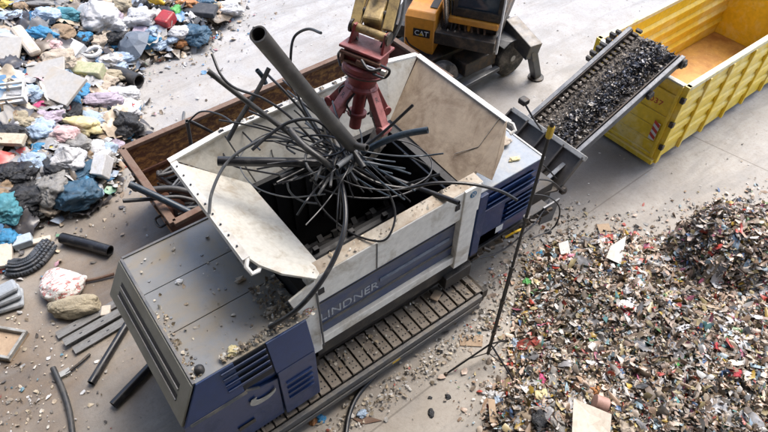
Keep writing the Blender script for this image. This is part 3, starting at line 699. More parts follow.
b = MB(); cbox(b, Lc-1.0, Lc-.84, -.72, -.64, -.12, -.0); b.build('drive_motor', M_gdark, conv, bevel=.02)
b = MB()
for k in range(7): cbox(b, Lc-1.0+k*.14, Lc-.93+k*.14, .72, .84+.03*(k % 2), -.05, .06+.02*(k % 3))
b.build('bolt_blocks', M_dark, conv, bevel=.015)
b = MB(); b.beam((9.2, 5.7, 0), (9.2, 5.7, 1.7), .08, .08); b.build('support_leg', M_dark, conv)
# boot of the conveyor: sloping ribbed tray with pale rim
T0, T1, Bt0, Bt1 = Vector((7.80, 6.04, 1.62)), Vector((7.86, 4.30, 1.60)), Vector((7.28, 6.10, 1.12)), Vector((7.42, 4.34, 1.02))
b = MB(); b.slab([T0, Bt0, Bt1, T1], .04); b.slab([Bt0, Vector((6.5, 6.1, 1.2)), Vector((6.5, 4.5, 1.2)), Bt1], .04); boot = b.build('feed_boot', M_hood, S)
b = MB(); nb = (T1-T0).cross(Bt0-T0).normalized(); nb = nb if nb.z > 0 else -nb
for k in range(5):
    p = T0.lerp(T1, k/4); q = Bt0.lerp(Bt1, k/4); b = MB(); b.beam(p+nb*.03, q+nb*.03, .03, .10, nb); b.build('boot_rib', M_hood, boot)
b = MB(); b.beam(T0+nb*.02, T1+nb*.02+(T1-T0).normalized()*.05, .10, .10, nb); b.build('boot_rim', M_band, boot, bevel=.012)
b = MB(); b.lathe(Vector((7.45, 4.3, 1.05)), (0, -1, 0), [(0, .08), (.07, .08), (.1, .04)], 14); b.build('boot_bearing', M_gdark, boot, smooth=True)
# work light on a bent stalk, beside the boot
b = MB(); b.tube(spline([(7.75, 5.25, 1.66), (7.68, 5.45, 1.85), (7.62, 5.68, 2.08)]), .018, 8); wl = b.build('light_stalk', M_dark, S, smooth=True)
b = MB(); b.box(7.54, 7.70, 5.62, 5.78, 2.06, 2.17); b.build('work_light', M_gdark, wl, bevel=.02)
# material on belt (stuff)
rg = random.Random(5); Pb = []
for i in range(4300):
    a = rg.uniform(-.1, Lc+.05); s = rg.gauss(-.13, .12+.06*a/Lc); s = max(-.46, min(.42, s)); s = s if rg.random() < .88 else rg.uniform(-.46, .3); hh = .02+max(0, .15*(1-abs(s+.13)/.34))*rg.random()*(.4+.7*a/Lc)
    p = cv(a, s, hh); Pb.append(tuple(p))
tag(flakes('belt_load', np.array(Pb), (.02, .095), [(.02, .025, .04), (.012, .012, .015), (.05, .06, .09), (.09, .075, .06), (.16, .13, .10), (.3, .32, .36)], [14, 14, 5, 7, 3, .25], M_flakeg, .6, 12), 'black shredded pipe pieces heaped along the sloping conveyor belt', 'shredded plastic', kind='stuff')
Pb = []
for i in range(2600):
    a = rg.uniform(-.3, Lc); s = rg.uniform(-.46, .5); Pb.append(tuple(cv(a, s, -.01+rg.random()*.03)))
tag(flakes('belt_dirt', np.array(Pb), (.02, .06), [(.16, .13, .10), (.09, .075, .06), (.24, .2, .16)], [1, 1, 1], M_flake, .3, 13), 'brown crumbs stuck to the bare part of the conveyor belt', 'dirt', kind='stuff')
# crumbs on the roofs, beam and tracks (stuff)
Pc = []
def spray(n, x0, x1, y0, y1, z, sx=None):
    for i in range(n): Pc.append((rg.uniform(x0, x1), rg.uniform(y0, y1) if sx is None else rg.gauss(*sx), z+rg.uniform(0, .02)))
for i in range(200): x = rg.gauss(1.05, .35); Pc.append((min(1.75, max(.7, x)), 3.94+abs(rg.gauss(0, .05)), 2.425+rg.random()*.05))
for i in range(280): x = rg.gauss(1.72, .16); Pc.append((x, rg.gauss(4.12, .10), 2.43+rg.random()*.10*math.exp(-((x-1.72)/.15)**2)))
for i in range(90): Pc.append((rg.uniform(.3, .42), 3.95+rg.random()**1.6*1.2, 2.425))
spray(70, .35, 1.8, 4, 6.1, 2.418); spray(170, 1.9, 5.0, 3.8, 4.2, .585); spray(150, 1.85, 4.7, 4.14, 4.3, .97); spray(50, 2, 4.8, 4.05, 4.2, 2.975); spray(60, 2.0, 4.6, 6.42, 6.5, 3.58)
for i in range(240): Pc.append((rg.uniform(1.4, 1.83), rg.uniform(4.0, 4.7), 2.43+rg.random()*.06))
tag(flakes('machine_crumbs', np.array(Pc), (.02, .075), [(.5, .44, .34), (.36, .28, .18), (.25, .2, .15), (.6, .57, .5), (.12, .1, .08)], [5, 5, 4, 4, 2], M_flake, .4, 14), 'pale crumbs and clumps of dirt lying on the roofs and tracks of the shredder', 'dirt', kind='stuff')

# ------------------------------------------------------------------ yellow container
ca = rad(1.2); CO = Vector((10.58, 4.2, 0)); cxd = Vector((math.cos(ca), math.sin(ca), 0)); cyd = Vector((-math.sin(ca), math.cos(ca), 0))
K = thing('roll_off_container', (10.58, 4.2, 0), 'large open yellow steel container with a rusty floor below the end of the conveyor', 'container')
CMx = Matrix.Translation(CO) @ Matrix.Rotation(ca, 4, 'Z')
CL, CW, CH, CZ = 5.7, 2.15, 2.06, .16
def kb(name, boxes, m, parent=K, bevel=.01):
    b = MB()
    for bx in boxes: b.box(*bx, CMx)
    return b.build(name, m, parent, bevel=bevel)
side = kb('side_wall', [(0.06, CL, 0, .04, CZ, CH-.1)], M_yellow)
kb('side_wall', [(0.06, CL, CW-.04, CW, CZ, CH-.1)], M_yellow)
kb('floor', [(.04, CL, .04, CW-.04, CZ, CZ+.04)], M_yfloor)
kb('front_wall', [(CL-.04, CL, .04, CW-.04, CZ+.04, CH-.1)], M_yellow)
b = MB(); b.slab([CMx @ Vector(p) for p in ((CL-.9, .7, CZ+.05), (CL-.06, .7, CH), (CL-.06, .04, CH), (CL-.9, .04, CZ+.05))][::-1], .03); b.build('inner_ramp', M_yellow, K)
kb('top_rail', [(0, CL, -.05, .07, CH-.1, CH), (0, CL, CW-.07, CW+.05, CH-.1, CH), (CL-.1, CL+.02, .07, CW-.07, CH-.1, CH-.002)], M_yellowrim)
b = MB()
for k in range(9):      # horizontal pressed ridges, outer near side and inner far side
    pass
for z in (.45, .80, 1.15, 1.50):
    b.add([CMx @ Vector(p) for p in ((.1, -.002, z), (CL, -.002, z), (CL, -.035, z+.04), (.1, -.035, z+.04), (.1, -.035, z+.18), (CL, -.035, z+.18), (CL, -.002, z+.22), (.1, -.002, z+.22))], [(0, 1, 2, 3), (3, 2, 5, 4), (4, 5, 6, 7)])
    b.add([CMx @ Vector(p) for p in ((.1, CW-.042, z), (CL, CW-.042, z), (CL, CW-.10, z+.08), (.1, CW-.10, z+.08), (.1, CW-.10, z+.12), (CL, CW-.10, z+.12), (CL, CW-.042, z+.2), (.1, CW-.042, z+.2))], [(3, 2, 1, 0), (4, 5, 2, 3), (7, 6, 5, 4)])
b.build('wall_ridges', M_yellow, K)
for k in range(7): kb('side_rib', [(.75+k*.85, .82+k*.85, -.07, -.001, CZ, CH-.1)], M_yellow, bevel=.012)
kb('corner_post', [(-.02, .10, -.05, .06, .1, CH)], M_yellow); kb('corner_post', [(-.02, .10, CW-.06, CW+.05, .1, CH)], M_yellow)
door = kb('rear_door', [(-.01, .05, .07, CW-.07, .2, CH-.03)], M_yellow)
kb('door_ridge', [(-.035, -.01, .12, CW-.12, z, z+.04) for z in (.52, .86, 1.20, 1.74)], M_yellow, door)
kb('door_frame', [(-.06, 0, .06, .13, .2, CH-.03), (-.06, 0, CW-.13, CW-.06, .2, CH-.03), (-.06, 0, .13, CW-.13, CH-.11, CH-.03), (-.06, 0, .13, CW-.13, .2, .28)], M_yellow, door)
kb('locking_bar', [(-.10, -.06, 1.22, 1.26, .25, CH-.1), (-.12, -.05, 1.16, 1.32, .9, .96)], M_dark, door)
kb('hinge', [(-.07, .02, -.07, .02, z, z+.12) for z in (.5, 1.1, 1.7)], M_gdark, door)
kb('top_edge', [(-.05, .06, .07, CW-.07, CH-.028, CH+.004)], mat('worn_white_rim', (.72, .70, .62), .5, 0, (.5, .4, .2), .4, 8), door)
kb('bottom_sill', [(-.12, .08, .0, CW, .08, .19)], M_yellow, K); kb('skid', [(0, CL, .35, .5, .02, .155), (0, CL, CW-.5, CW-.35, .02, .155)], M_gdark, K)
for y in (.25, CW-.25):
    b = MB(); b.cyl(CMx @ Vector((.15, y-.06, .09)), CMx @ Vector((.15, y+.06, .09)), .085, n=16); b.build('roller', M_gdark, K)
text('AR0037', .17, CMx @ Vector((-.013, 1.0, 1.40)), -cyd, (0, 0, 1), 'number', M_txtr, door, width=.68)
hz = MB()
hp = CMx
hz.box(-.066, -.060, .17, .31, .62, 1.06, CMx); hzo = hz.build('hazard_board', M_txtw, door)
b = MB()
for k in range(3): z = .64+k*.155; b.add([CMx @ Vector(p) for p in ((-.069, .17, z+.0), (-.069, .31, z+.07), (-.069, .31, z+.15), (-.069, .17, z+.08))], [(0, 1, 2, 3)])
b.build('hazard_stripes', M_txtr, hzo)

# ------------------------------------------------------------------ rusty skip
KS = thing('rusty_skip', (4.4, 8.5, 0), 'long rusty brown steel skip holding black pipes behind the hopper', 'skip')
A0, A1, A2, A3 = Vector((1.30, 7.33, 1.42)), Vector((7.70, 7.72, 1.42)), Vector((7.60, 9.80, 1.42)), Vector((1.28, 9.58, 1.42))
cen = Vector((4.4, 8.6, .05))
def low(p, k=.90): q = cen+(p-cen)*k; q.z = .06; return q
B0, B1, B2, B3 = low(A0), low(A1), low(A2), low(A3)
def wall(name, a, b_, c, d, m, t=.05):
    q = MB(); q.slab([a, b_, c, d], t); o = q.build(name, m, KS); return o
wall('end_wall', A0, B0, B3, A3, M_rustd); wall('side_wall', A3, B3, B2, A2, M_rust); wall('end_wall', A2, B2, B1, A1, M_rustd); wall('side_wall', A1, B1, B0, A0, M_rustd)
q = MB(); q.slab([B0+Vector((0, 0, .05)), B1+Vector((0, 0, .05)), B2+Vector((0, 0, .05)), B3+Vector((0, 0, .05))], .05); q.build('floor', M_rustd, KS)
q = MB()
for p, r in ((A0, A1), (A1, A2), (A2, A3), (A3, A0)): q.beam(p, r, .13, .08)
q.build('rim', M_rustrim, KS, bevel=.01)
q = MB()
mid = lambda a, b_, t: a.lerp(b_, t)
q.beam(mid(A3, B3, .45)+Vector((0, -.03, 0)), mid(A2, B2, .45)+Vector((0, -.03, 0)), .04, .07); q.build('inner_ridge', M_rustd, KS, bevel=.01)
q = MB()
for k in range(5):
    t = .1+k*.2; q.beam(mid(A0, A3, t)+Vector((-.06, 0, -.05)), mid(B0, B3, t)+Vector((-.08, 0, .0)), .10, .08, (1, 0, 0))
q.build('end_rib', M_rustrim, KS, bevel=.01)
q = MB(); q.beam(mid(A0, B0, .5)+Vector((-.1, 0, 0)), mid(A3, B3, .5)+Vector((-.1, 0, 0)), .10, .12); q.build('end_ridge', M_rust, KS, bevel=.02)
for t in (.25, .75):
    q = MB(); c = mid(mid(A0, A3, t), mid(B0, B3, t), .3)+Vector((-.12, 0, 0)); q.tube(spline([c+Vector((0, -.12, 0)), c+Vector((-.12, -.1, -.02)), c+Vector((-.12, .1, -.02)), c+Vector((0, .12, 0))]), .025, 7); q.build('lifting_lug', M_gdark, KS, smooth=True)
# crumpled bright liner strip on the near left rim corner
# ------------------------------------------------------------------ excavator
Fd = Vector((-.83, -.56, 0)).normalized(); Ld = Vector((.56, -.83, 0)).normalized()   # forward, towards its own left (cab side)
EC = Vector((9.55, 9.75, 0))
X = thing('material_handler', tuple(EC), 'orange and black wheeled excavator with a glazed cab parked behind the hopper', 'excavator')
def ep(f, l, z): return EC+Fd*f+Ld*l+Vector((0, 0, z))
def ebox(b, f0, f1, l0, l1, z0, z1):
    vs = [ep(f, l, z) for z in (z0, z1) for l in (l0, l1) for f in (f0, f1)]
    return b.add(vs, [(0, 1, 3, 2), (4, 6, 7, 5), (0, 4, 5, 1), (2, 3, 7, 6), (0, 2, 6, 4), (1, 5, 7, 3)])
# undercarriage along x
b = MB(); b.box(8.1, 10.9, 9.0, 10.2, .45, .95); b.cyl((10.42, 8.7, .5), (10.42, 10.5, .5), .12, n=12); b.cyl((8.35, 8.7, .5), (8.35, 10.5, .5), .12, n=12); b.cyl(ep(0, 0, .9), ep(0, 0, 1.25), .6, n=28)
under = b.build('undercarriage', M_gdark, X, bevel=.02)
for (wx, wy, s) in ((10.42, 8.55, -1), (10.42, 10.62, 1), (8.35, 8.75, -1), (8.35, 10.62, 1)):
    b = MB(); y0 = wy-.14
    b.lathe((wx, wy-.15, .5), (0, 1, 0), [(0, .29), (0, .40), (.03, .47), (.08, .495), (.22, .495), (.27, .47), (.30, .40), (.30, .29)], 40)
    w = b.build('tyre', M_tyre, X, smooth=True)
    b = MB(); b.lathe((wx, wy-.13, .5), (0, 1, 0), [(0, .29), (.005, .29), (.05, .26), (.06, .14), (.0, .12), (-.03, .06)], 28); rm = b.build('rim', M_rimm, w, smooth=True)
    b = MB()
    for k in range(8): a = k*math.pi/4; b.cyl((wx+.2*math.cos(a), wy-.10, .5+.2*math.sin(a)), (wx+.2*math.cos(a), wy-.06, .5+.2*math.sin(a)), .022, n=8)
    b.build('wheel_nuts', M_gdark, rm)
b = MB(); b.slab([(9.95, 8.35, .98), (10.15, 8.35, 1.08), (10.72, 8.35, 1.08), (10.72, 8.95, 1.08), (9.95, 8.95, 1.0)], .03); b.build('mudguard', M_greysteel, X)
for (y, z) in ((8.62, .42), (8.40, .30)):
    b = MB(); b.beam((7.9, y, z), (9.95, y+.03, z+.10), .14, .10); b.build('push_arm', M_greysteel, X, bevel=.015)
b = MB(); b.slab([(7.75, 8.1, .1), (7.75, 10.4, .1), (7.85, 10.4, .7), (7.85, 8.1, .7)], .08); b.build('dozer_blade', M_gdark, X, bevel=.015)
b = MB(); b.box(8.9, 9.9, 8.5, 9.1, .50, .86); b.build('step_box', M_gdark, X, bevel=.03)
# outriggers
for s, yy in ((-1, 8.9), (1, 10.3)):
    sh = Vector((11.0, yy, .80)); el = Vector((11.18, yy+s*.62, 1.02)); ft = Vector((11.02, yy+s*.95, .06))
    if s < 0: sh = at(509, 24, 1.15); el = at(534, 52, .95); ft = at(536, 76, .05)
    b = MB(); b.beam(sh, el, .36, .42); b.beam(el+(el-sh).normalized()*-.1, ft, .20, .2, (1, 0, 0)); o = b.build('outrigger', M_frame, X, bevel=.02)
    b = MB(); b.lathe(ft-Vector((0, 0, .05)), (0, 0, 1), [(0, .2), (.04, .2), (.07, .1), (.1, .06)], 14); b.build('outrigger_foot', M_gdark, o)
    b = MB(); b.cyl(sh+Vector((-.05, 0, .18)), el.lerp(ft, .5)+Vector((-.02, 0, .08)), .04, n=10); b.build('outrigger_ram', M_chrome, o)
b = MB(); b.box(10.85, 11.15, 8.9, 10.4, .6, .95); b.build('outrigger_beam', M_gdark, X)
# upper structure
b = MB(); ebox(b, -1.9, 1.25, -1.25, 1.25, 1.25, 1.55); b.build('slew_platform', M_gdark, X, bevel=.02)
b = MB(); ebox(b, -2.1, -.2, -1.25, 1.2, 1.56, 2.7); b.build('engine_cover', M_orange, X, bevel=.06)
# tank box with badge (its front is the orange face)
b = MB(); vs = []
ff, l0, l1, z0, z1 = 1.27, -.86, -.14, .95, 1.95
ebox(b, -.15, ff, l0, l1, z0, z1-.12)
b.add([ep(-.15, l0, z1-.12), ep(ff, l0, z1-.12), ep(ff, l1, z1-.12), ep(-.15, l1, z1-.12), ep(-.15, l0+.03, z1+.06), ep(ff-.12, l0+.03, z1), ep(ff-.12, l1-.03, z1), ep(-.15, l1-.03, z1+.06)], [(0, 1, 5, 4), (1, 2, 6, 5), (2, 3, 7, 6), (4, 5, 6, 7), (3, 0, 4, 7)])
tank = b.build('tank_box', M_orange, X, bevel=.03)
b = MB(); b.add([ep(ff+.006, l0+.22, z0+.42), ep(ff+.006, l1-.10, z0+.42), ep(ff+.006, l1-.10, z0+.62), ep(ff+.006, l0+.22, z0+.62)], [(0, 1, 2, 3)])
bd = b.build('badge', M_txtk, tank)
text('CAT', .17, ep(ff+.012, l0+.26, z0+.46), Ld, (0, 0, 1), 'badge_letters', M_txtw, bd, width=.32)
b = MB(); b.add([ep(ff+.016, l0+.35, z0+.46), ep(ff+.016, l0+.47, z0+.46), ep(ff+.016, l0+.41, z0+.53)], [(0, 1, 2)]); b.build('badge_triangle', M_yel, bd)
b = MB(); b.add([ep(-.1, l1-.22, z1+.068), ep(ff-.3, l1-.22, z1+.03), ep(ff-.3, l1-.05, z1+.03), ep(-.1, l1-.05, z1+.068)], [(0, 1, 2, 3)]); b.build('tank_tread_strip', M_slot, tank)
b = MB(); b.tube(spline([ep(ff+.03, l0+.05, z0+.35), ep(ff+.1, l0+.2, z0+.22), ep(ff+.06, l1-.1, z0+.02), ep(ff+.02, l1, z0-.1)]), .02, 6); b.build('tank_hose', M_cable, tank, smooth=True)
# cab
cf, c0l, c1l, cz = .95, .22, 1.22, 1.95
b = MB()
for (l, f) in ((c0l, cf), (c1l, cf), (c0l, -.6), (c1l, -.6)):
    b.beam(ep(f, l, cz), ep(f-(.12 if f > 0 else 0), l, cz+1.75), .09, .09, Fd)
ebox(b, -.7, cf-.06, c0l-.04, c1l+.04, cz+1.72, cz+1.85); ebox(b, -.65, cf+.04, c0l-.04, c1l+.04, cz-.06, cz+.06)
b.beam(ep(cf-.02, c0l, cz+.62), ep(cf-.02, c1l, cz+.62), .05, .05); b.beam(ep(cf+.02, c0l, cz+.10), ep(cf+.02, c1l, cz+.10), .06, .10)
cab = b.build('cab', M_gdark, X, bevel=.015)
def eq(m, name, pts): 
    q = MB(); q.slab([ep(*p) for p in pts], .012); return q.build(name, m, cab)
eq(M_glass, 'windscreen', [(cf-.01, c0l+.04, cz+.14), (cf-.01, c1l-.04, cz+.14), (cf-.10, c1l-.04, cz+1.7), (cf-.10, c0l+.04, cz+1.7)])
eq(M_glass, 'side_window', [(cf-.06, c1l, cz+.3), (-.56, c1l, cz+.3), (-.56, c1l, cz+1.7), (cf-.14, c1l, cz+1.7)])
eq(M_glass, 'side_window', [(-.56, c0l, cz+.3), (cf-.06, c0l, cz+.3), (cf-.14, c0l, cz+1.7), (-.56, c0l, cz+1.7)])
b = MB(); ebox(b, -.1, .35, .5, .95, cz+.1, cz+.55); ebox(b, -.2, -.05, .5, .95, cz+.5, cz+1.15); b.build('driver_seat', M_frame, cab, bevel=.05)
b = MB(); ebox(b, cf-.1, cf+.10, c0l-.12, c1l+.02, cz-.22, cz-.07); b.build('cab_bumper', M_cream if False else M_orange, X, bevel=.03)
b = MB(); ebox(b, .3, cf-.06, c0l, c1l-.02, 1.22, cz-.24); b.build('valve_bay', M_gdark, X, bevel=.02)
b = MB()
for k in range(5): b.tube(spline([ep(cf-.05, c0l+.1+k*.15, cz-.3), ep(cf+.02, c0l+.14+k*.15, cz-.45), ep(cf-.02, c0l+.08+k*.17, cz-.62)], 4), .028, 6)
b.build('valve_hoses', mat('greasy_brown', (.16, .075, .03), .5, 0, (.05, .03, .02), .5, 8), X, smooth=True)
b = MB(); b.beam(ep(cf-.02, c0l, 1.22), ep(cf-.02, c1l, 1.22), .08, .08); b.beam(ep(cf-.02, c0l+.35, 1.22), ep(cf-.02, c0l+.35, cz-.2), .06, .06); b.build('step_frame', M_orange, X, bevel=.01)
b = MB(); b.beam(ep(cf-.0, c1l+.06, 1.12), ep(cf-.12, c1l+.06, cz+1.8), .10, .05, Ld); b.build('side_pillar', M_whitep, X, bevel=.01)
b = MB(); b.tube(spline([ep(cf, c1l+.1, cz+.6), ep(cf+.1, c1l+.18, cz+.7), ep(cf+.05, c1l+.14, cz+.9)]), .012, 6); b.build('mirror_arm', M_gdark, X, smooth=True)
# boom foot, boom, stick (its tip reaches the grapple)
G_top = Vector((3.92, 5.43, 4.92))
bf = ep(.45, .05, 1.75); knee = ep(2.4, -.1, 5.8)+Vector((0, 0, .6)); stick0 = Vector((5.7, 6.7, 5.65))
b = MB(); b.slab([bf+Ld*.16+Vector((0, 0, -.3)), bf+Ld*.16+Fd*.5+Vector((0, 0, -.3)), bf+Ld*.16+Fd*.2+Vector((0, 0, .4)), bf+Ld*.16-Fd*.3+Vector((0, 0, .3))], .04)
b.slab([bf-Ld*.16+Vector((0, 0, -.3)), bf-Ld*.16+Fd*.5+Vector((0, 0, -.3)), bf-Ld*.16+Fd*.2+Vector((0, 0, .4)), bf-Ld*.16-Fd*.3+Vector((0, 0, .3))], .04); b.build('boom_bracket', M_gdark, X)
b = MB(); b.beam(bf, knee, .30, .42, Ld.cross((knee-bf).normalized())); b.beam(knee, stick0+Vector((.3, .3, .35)), .28, .38, (0, 0, 1)); boom = b.build('boom', M_cream, X, bevel=.03)
b = MB(); b.cyl(bf+Fd*.5+Ld*.0+Vector((0, 0, -.1)), bf.lerp(knee, .6)+Fd*.3, .07, n=12); b.build('boom_ram', M_chrome, X)
for k in range(4):
    l = -.12+.10*k; o = Fd*(.35+.05*k)
    b = MB(); b.tube(spline([ep(.6, l, 1.6), ep(1.05, l+.05*(-1)**k, 1.25), ep(1.0, l+.10, 1.75), ep(.75, l*.6, 2.5), ep(.9, l*.5, 3.2)], 8), .022, 7); b.build('boom_hose', M_cable, X, smooth=True)
for k in range(3):
    b = MB(); b.tube(spline([ep(1.0, -.10+.17*k, 1.2), ep(1.15, -.07+.17*k, 1.35), ep(1.08, -.05+.17*k, 1.55), ep(.95, -.09+.17*k, 1.45), ep(1.02, -.10+.17*k, 1.2)], 6), .022, 6); b.build('hose_loop', mat('pale_hose_fitting', (.3, .24, .16), .5, 0, (.08, .06, .04), .5, 8), X, smooth=True)
sdv = (stick0-G_top).normalized(); sx = sdv.cross(Vector((0, 0, 1))).normalized()
st0 = G_top+sdv*.30+Vector((0, 0, .05))
b = MB(); b.beam(st0+sdv*.40, stick0, .30, .34, sx.cross(sdv)); b.build('stick', M_cream, X, bevel=.025)
b = MB()
for s in (-1, 1): b.slab([st0+sx*s*.16-sdv*.28, st0+sx*s*.16+sdv*.1+sx.cross(sdv)*.12, st0+sx*s*.16+sdv*.65+sx.cross(sdv)*.15, st0+sx*s*.16+sdv*.65-sx.cross(sdv)*.15, st0+sx*s*.16+sdv*.1-sx.cross(sdv)*.10], .03)
b.build('stick_tip', mat('worn_stick_tip', (.42, .33, .20), .5, 0, (.12, .08, .05), .55, 8, fine=(.06, .04, .03)), X, bevel=.01)
b = MB(); b.beam(G_top+sdv*.10+Vector((0, 0, .04)), G_top+sdv*.95+Vector((0, 0, .10)), .24, .26, sx.cross(sdv)); b.build('tip_casting', M_cream, X, bevel=.03)
for q_, rr_ in ((.22, .05), (.42, .07), (.62, .05)):
    b = MB(); b.cyl(G_top+sdv*q_-sx*.25+Vector((0, 0, .12)), G_top+sdv*q_+sx*.25+Vector((0, 0, .12)), rr_, n=14); b.build('link_pin', M_gdark, X, bevel=.008)
b = MB(); b.cyl(G_top+sdv*.30+Vector((0, 0, .28)), G_top+sdv*.9+Vector((0, 0, .36)), .045, n=12); b.build('bucket_ram', M_chrome, X)
for s in (-1, 1):
    b = MB(); b.beam(G_top+sx*s*.21+sdv*.05+Vector((0, 0, .06)), G_top+sx*s*.21+sdv*.7+Vector((0, 0, .42)), .05, .13, sx); b.build('tip_link', M_cream, X, bevel=.01)
b = MB(); b.cyl(G_top+sx*.0+sdv*.55+Vector((0, 0, .50)), G_top+sdv*1.6+Vector((0, 0, .45)), .03, n=10); b.cyl(G_top+sdv*1.0+Vector((0, 0, .48)), G_top+sdv*1.9+Vector((0, 0, .42)), .06, n=12); b.build('tip_ram', M_chrome, X, smooth=False)
for k, s in enumerate((-.28, .26, .33, .22)):
    b = MB(); b.tube(spline([G_top+sx*s*.5+Vector((0, 0, -.25)), G_top+sx*s*1.0+Vector((0, 0, .05))+sdv*.2, G_top+sx*s*.9+sdv*.6+Vector((0, 0, .1+.1*k)), G_top+sx*s*.6+sdv*1.3+Vector((0, 0, .3))], 8), .02, 7); b.build('grapple_hose', M_cable if k % 2 else M_cableg, X, smooth=True)

# ------------------------------------------------------------------ grapple
G = thing('grapple', (3.6, 5.42, 3.1), 'red hydraulic grapple hanging from the stick and gripping the tangle of pipes', 'grapple')
fwh = Vector((math.sin(yaw), math.cos(yaw), 0)); gb = Vector((3.62, 5.44, 3.35)); gt = G_top; ax = (gt-gb).normalized()        # axis upward
gx = Vector(RX)*.9-fwh*.43; gx = (gx-ax*gx.dot(ax)).normalized(); gy = ax.cross(gx)     # gx to the photo's right
GLn = (gt-gb).length
def gp(h, a=0.0, c=0.0): return gt-ax*h+gx*a+gy*c
b = MB(); b.cyl(gp(-.04, -.24), gp(-.04, .24), .055, n=16); b.build('top_pin', M_cream, G, smooth=True)
b = MB(); b.cyl(gp(-.04, -.27), gp(-.04, -.24), .085, n=16); b.build('pin_boss', M_gdark, G); b = MB(); b.cyl(gp(-.04, .24), gp(-.04, .27), .085, n=16); b.build('pin_boss', M_gdark, G)
b = MB()
for s in (-1, 1): b = MB(); b.slab([gp(-.10, s*.21, -.06), gp(-.10, s*.21, .06), gp(.18, s*.23, .13), gp(.18, s*.23, -.13)], .035); b.build('hanger_plate', M_red, G, bevel=.008)
b = MB(); vs = []
def gbox(b, h0, h1, a0, a1, c0_, c1_):
    vs = [gp(h, a, c) for h in (h1, h0) for c in (c0_, c1_) for a in (a0, a1)]
    return b.add(vs, [(0, 2, 3, 1), (4, 5, 7, 6), (0, 1, 5, 4), (2, 6, 7, 3), (0, 4, 6, 2), (1, 3, 7, 5)])
gbox(b, .14, .18, -.30, .28, -.22, .22); gbox(b, .18, .37, -.24, .24, -.18, .18); b.build('head_block', M_red, G, bevel=.015)
b = MB(); gbox(b, .20, .24, -.27, .29, -.24, -.18); gbox(b, .31, .34, -.27, .27, -.235, -.18); gbox(b, .21, .33, -.25, -.20, -.24, -.18); gbox(b, .24, .30, -.02, .10, -.26, -.18); b.build('valve_block', M_rustd, G, bevel=.012)
b = MB(); b.lathe(gp(.36), -ax, [(0, .26), (.02, .28), (.08, .28), (.09, .26), (.10, .29), (.13, .29), (.14, .22), (.20, .20), (.30, .18), (.33, .22), (.36, .22)], 32); b.build('rotator', M_red, G, smooth=True)
b = MB(); b.lathe(gp(.468), -ax, [(0, .296), (.014, .296)], 32); b.build('rotator_ring', M_gdark, G, smooth=False)
for pts in ([gp(.22, .28, -.2), gp(.30, .38, -.1), gp(.42, .33, -.1), gp(.36, .22, -.22)], [gp(.22, -.26, -.2), gp(.36, -.34, -.1), gp(.46, -.26, -.16)], [gp(.22, .05, -.25), gp(.27, .2, -.32), gp(.24, .32, -.24)]):
    b = MB(); b.tube(spline(pts), .018, 7); b.build('hose', M_cable, G, smooth=True)
b = MB(); b.cyl(gp(.28, .1, -.24), gp(.28, .33, -.24), .02, n=8); b.lathe(gp(.28, .33, -.24), gx, [(0, .04), (.06, .04)], 10); b.build('hose_coupling', M_chrome, G, smooth=False)
# body below rotator: central cylinder and four arms, each with ram and claw
b = MB(); b.cyl(gp(.66), gp(1.35), .085, .08, n=20); b.lathe(gp(1.10), -ax, [(0, .13), (.05, .13)], 20); b.build('centre_tube', M_red, G, smooth=True)
nclaw = 4
for k in range(nclaw):
    a = rad((-118, -10, 62, 165)[k]); dx = gx*math.cos(a)+gy*math.sin(a); tt = ax.cross(dx).normalized()
    top = gp(.68)+dx*.14; elb = gp(1.16)+dx*.46; 
    b = MB(); b.beam(top, elb, .15, .10, dx.cross(tt) if False else (dx+ax*.8).normalized()); b.cyl(elb-tt*.10, elb+tt*.10, .07, n=12); arm = b.build('arm', M_redp if k in (0, 1) else M_red, G, bevel=.012)
    b = MB(); prof = [elb, gp(1.42)+dx*.47, gp(1.66)+dx*.38, gp(1.86)+dx*.22, gp(1.98)+dx*.05]
    for i in range(4):
        w0 = .15-.025*i; p, q2 = prof[i], prof[i+1]; b.beam(p, q2+(q2-p).normalized()*.02, w0, .07-.008*i, (q2-p).normalized().cross(tt))
    b.build('claw', M_claw, G, bevel=.01)
    b = MB(); b.cyl(gp(.72)+dx*.17, gp(1.05)+dx*.26, .045, n=12); b.cyl(gp(1.05)+dx*.26, gp(1.32)+dx*.42, .025, n=10); b.build('claw_ram', M_chrome if k % 2 else M_red, G, smooth=False)
    b = MB(); b.tube(spline([gp(.72)+dx*.13+tt*.08, gp(.86)+dx*.27+tt*.10, gp(1.0)+dx*.20+tt*.1, gp(1.1)+dx*.14+tt*.04]), .014, 6); b.build('hose', M_cable, G, smooth=True)
    if k in (0, 1):
        n = (elb-top).normalized(); nn = (tt.cross(n)); nn = nn if nn.dot(dx) > 0 else -nn
        c = top.lerp(elb, .35)+nn*.048; xd = tt; yd = nn.cross(xd)
        text('R', .10, c-xd*.03, xd, yd, 'arm_mark', M_txtk, arm)

# ------------------------------------------------------------------ pipes and cables
def pipe(name, pz, r, m, label, cat, group=None, hollow=True, n=None, world=False):
    P = spline([p if world else at(*p) for p in pz], 9)
    b = MB(); b.tube(P, r, n or (14 if r > .03 else 8), hollow)
    o = b.build(name, m, smooth=True)
    return tag(o, label, cat, group)
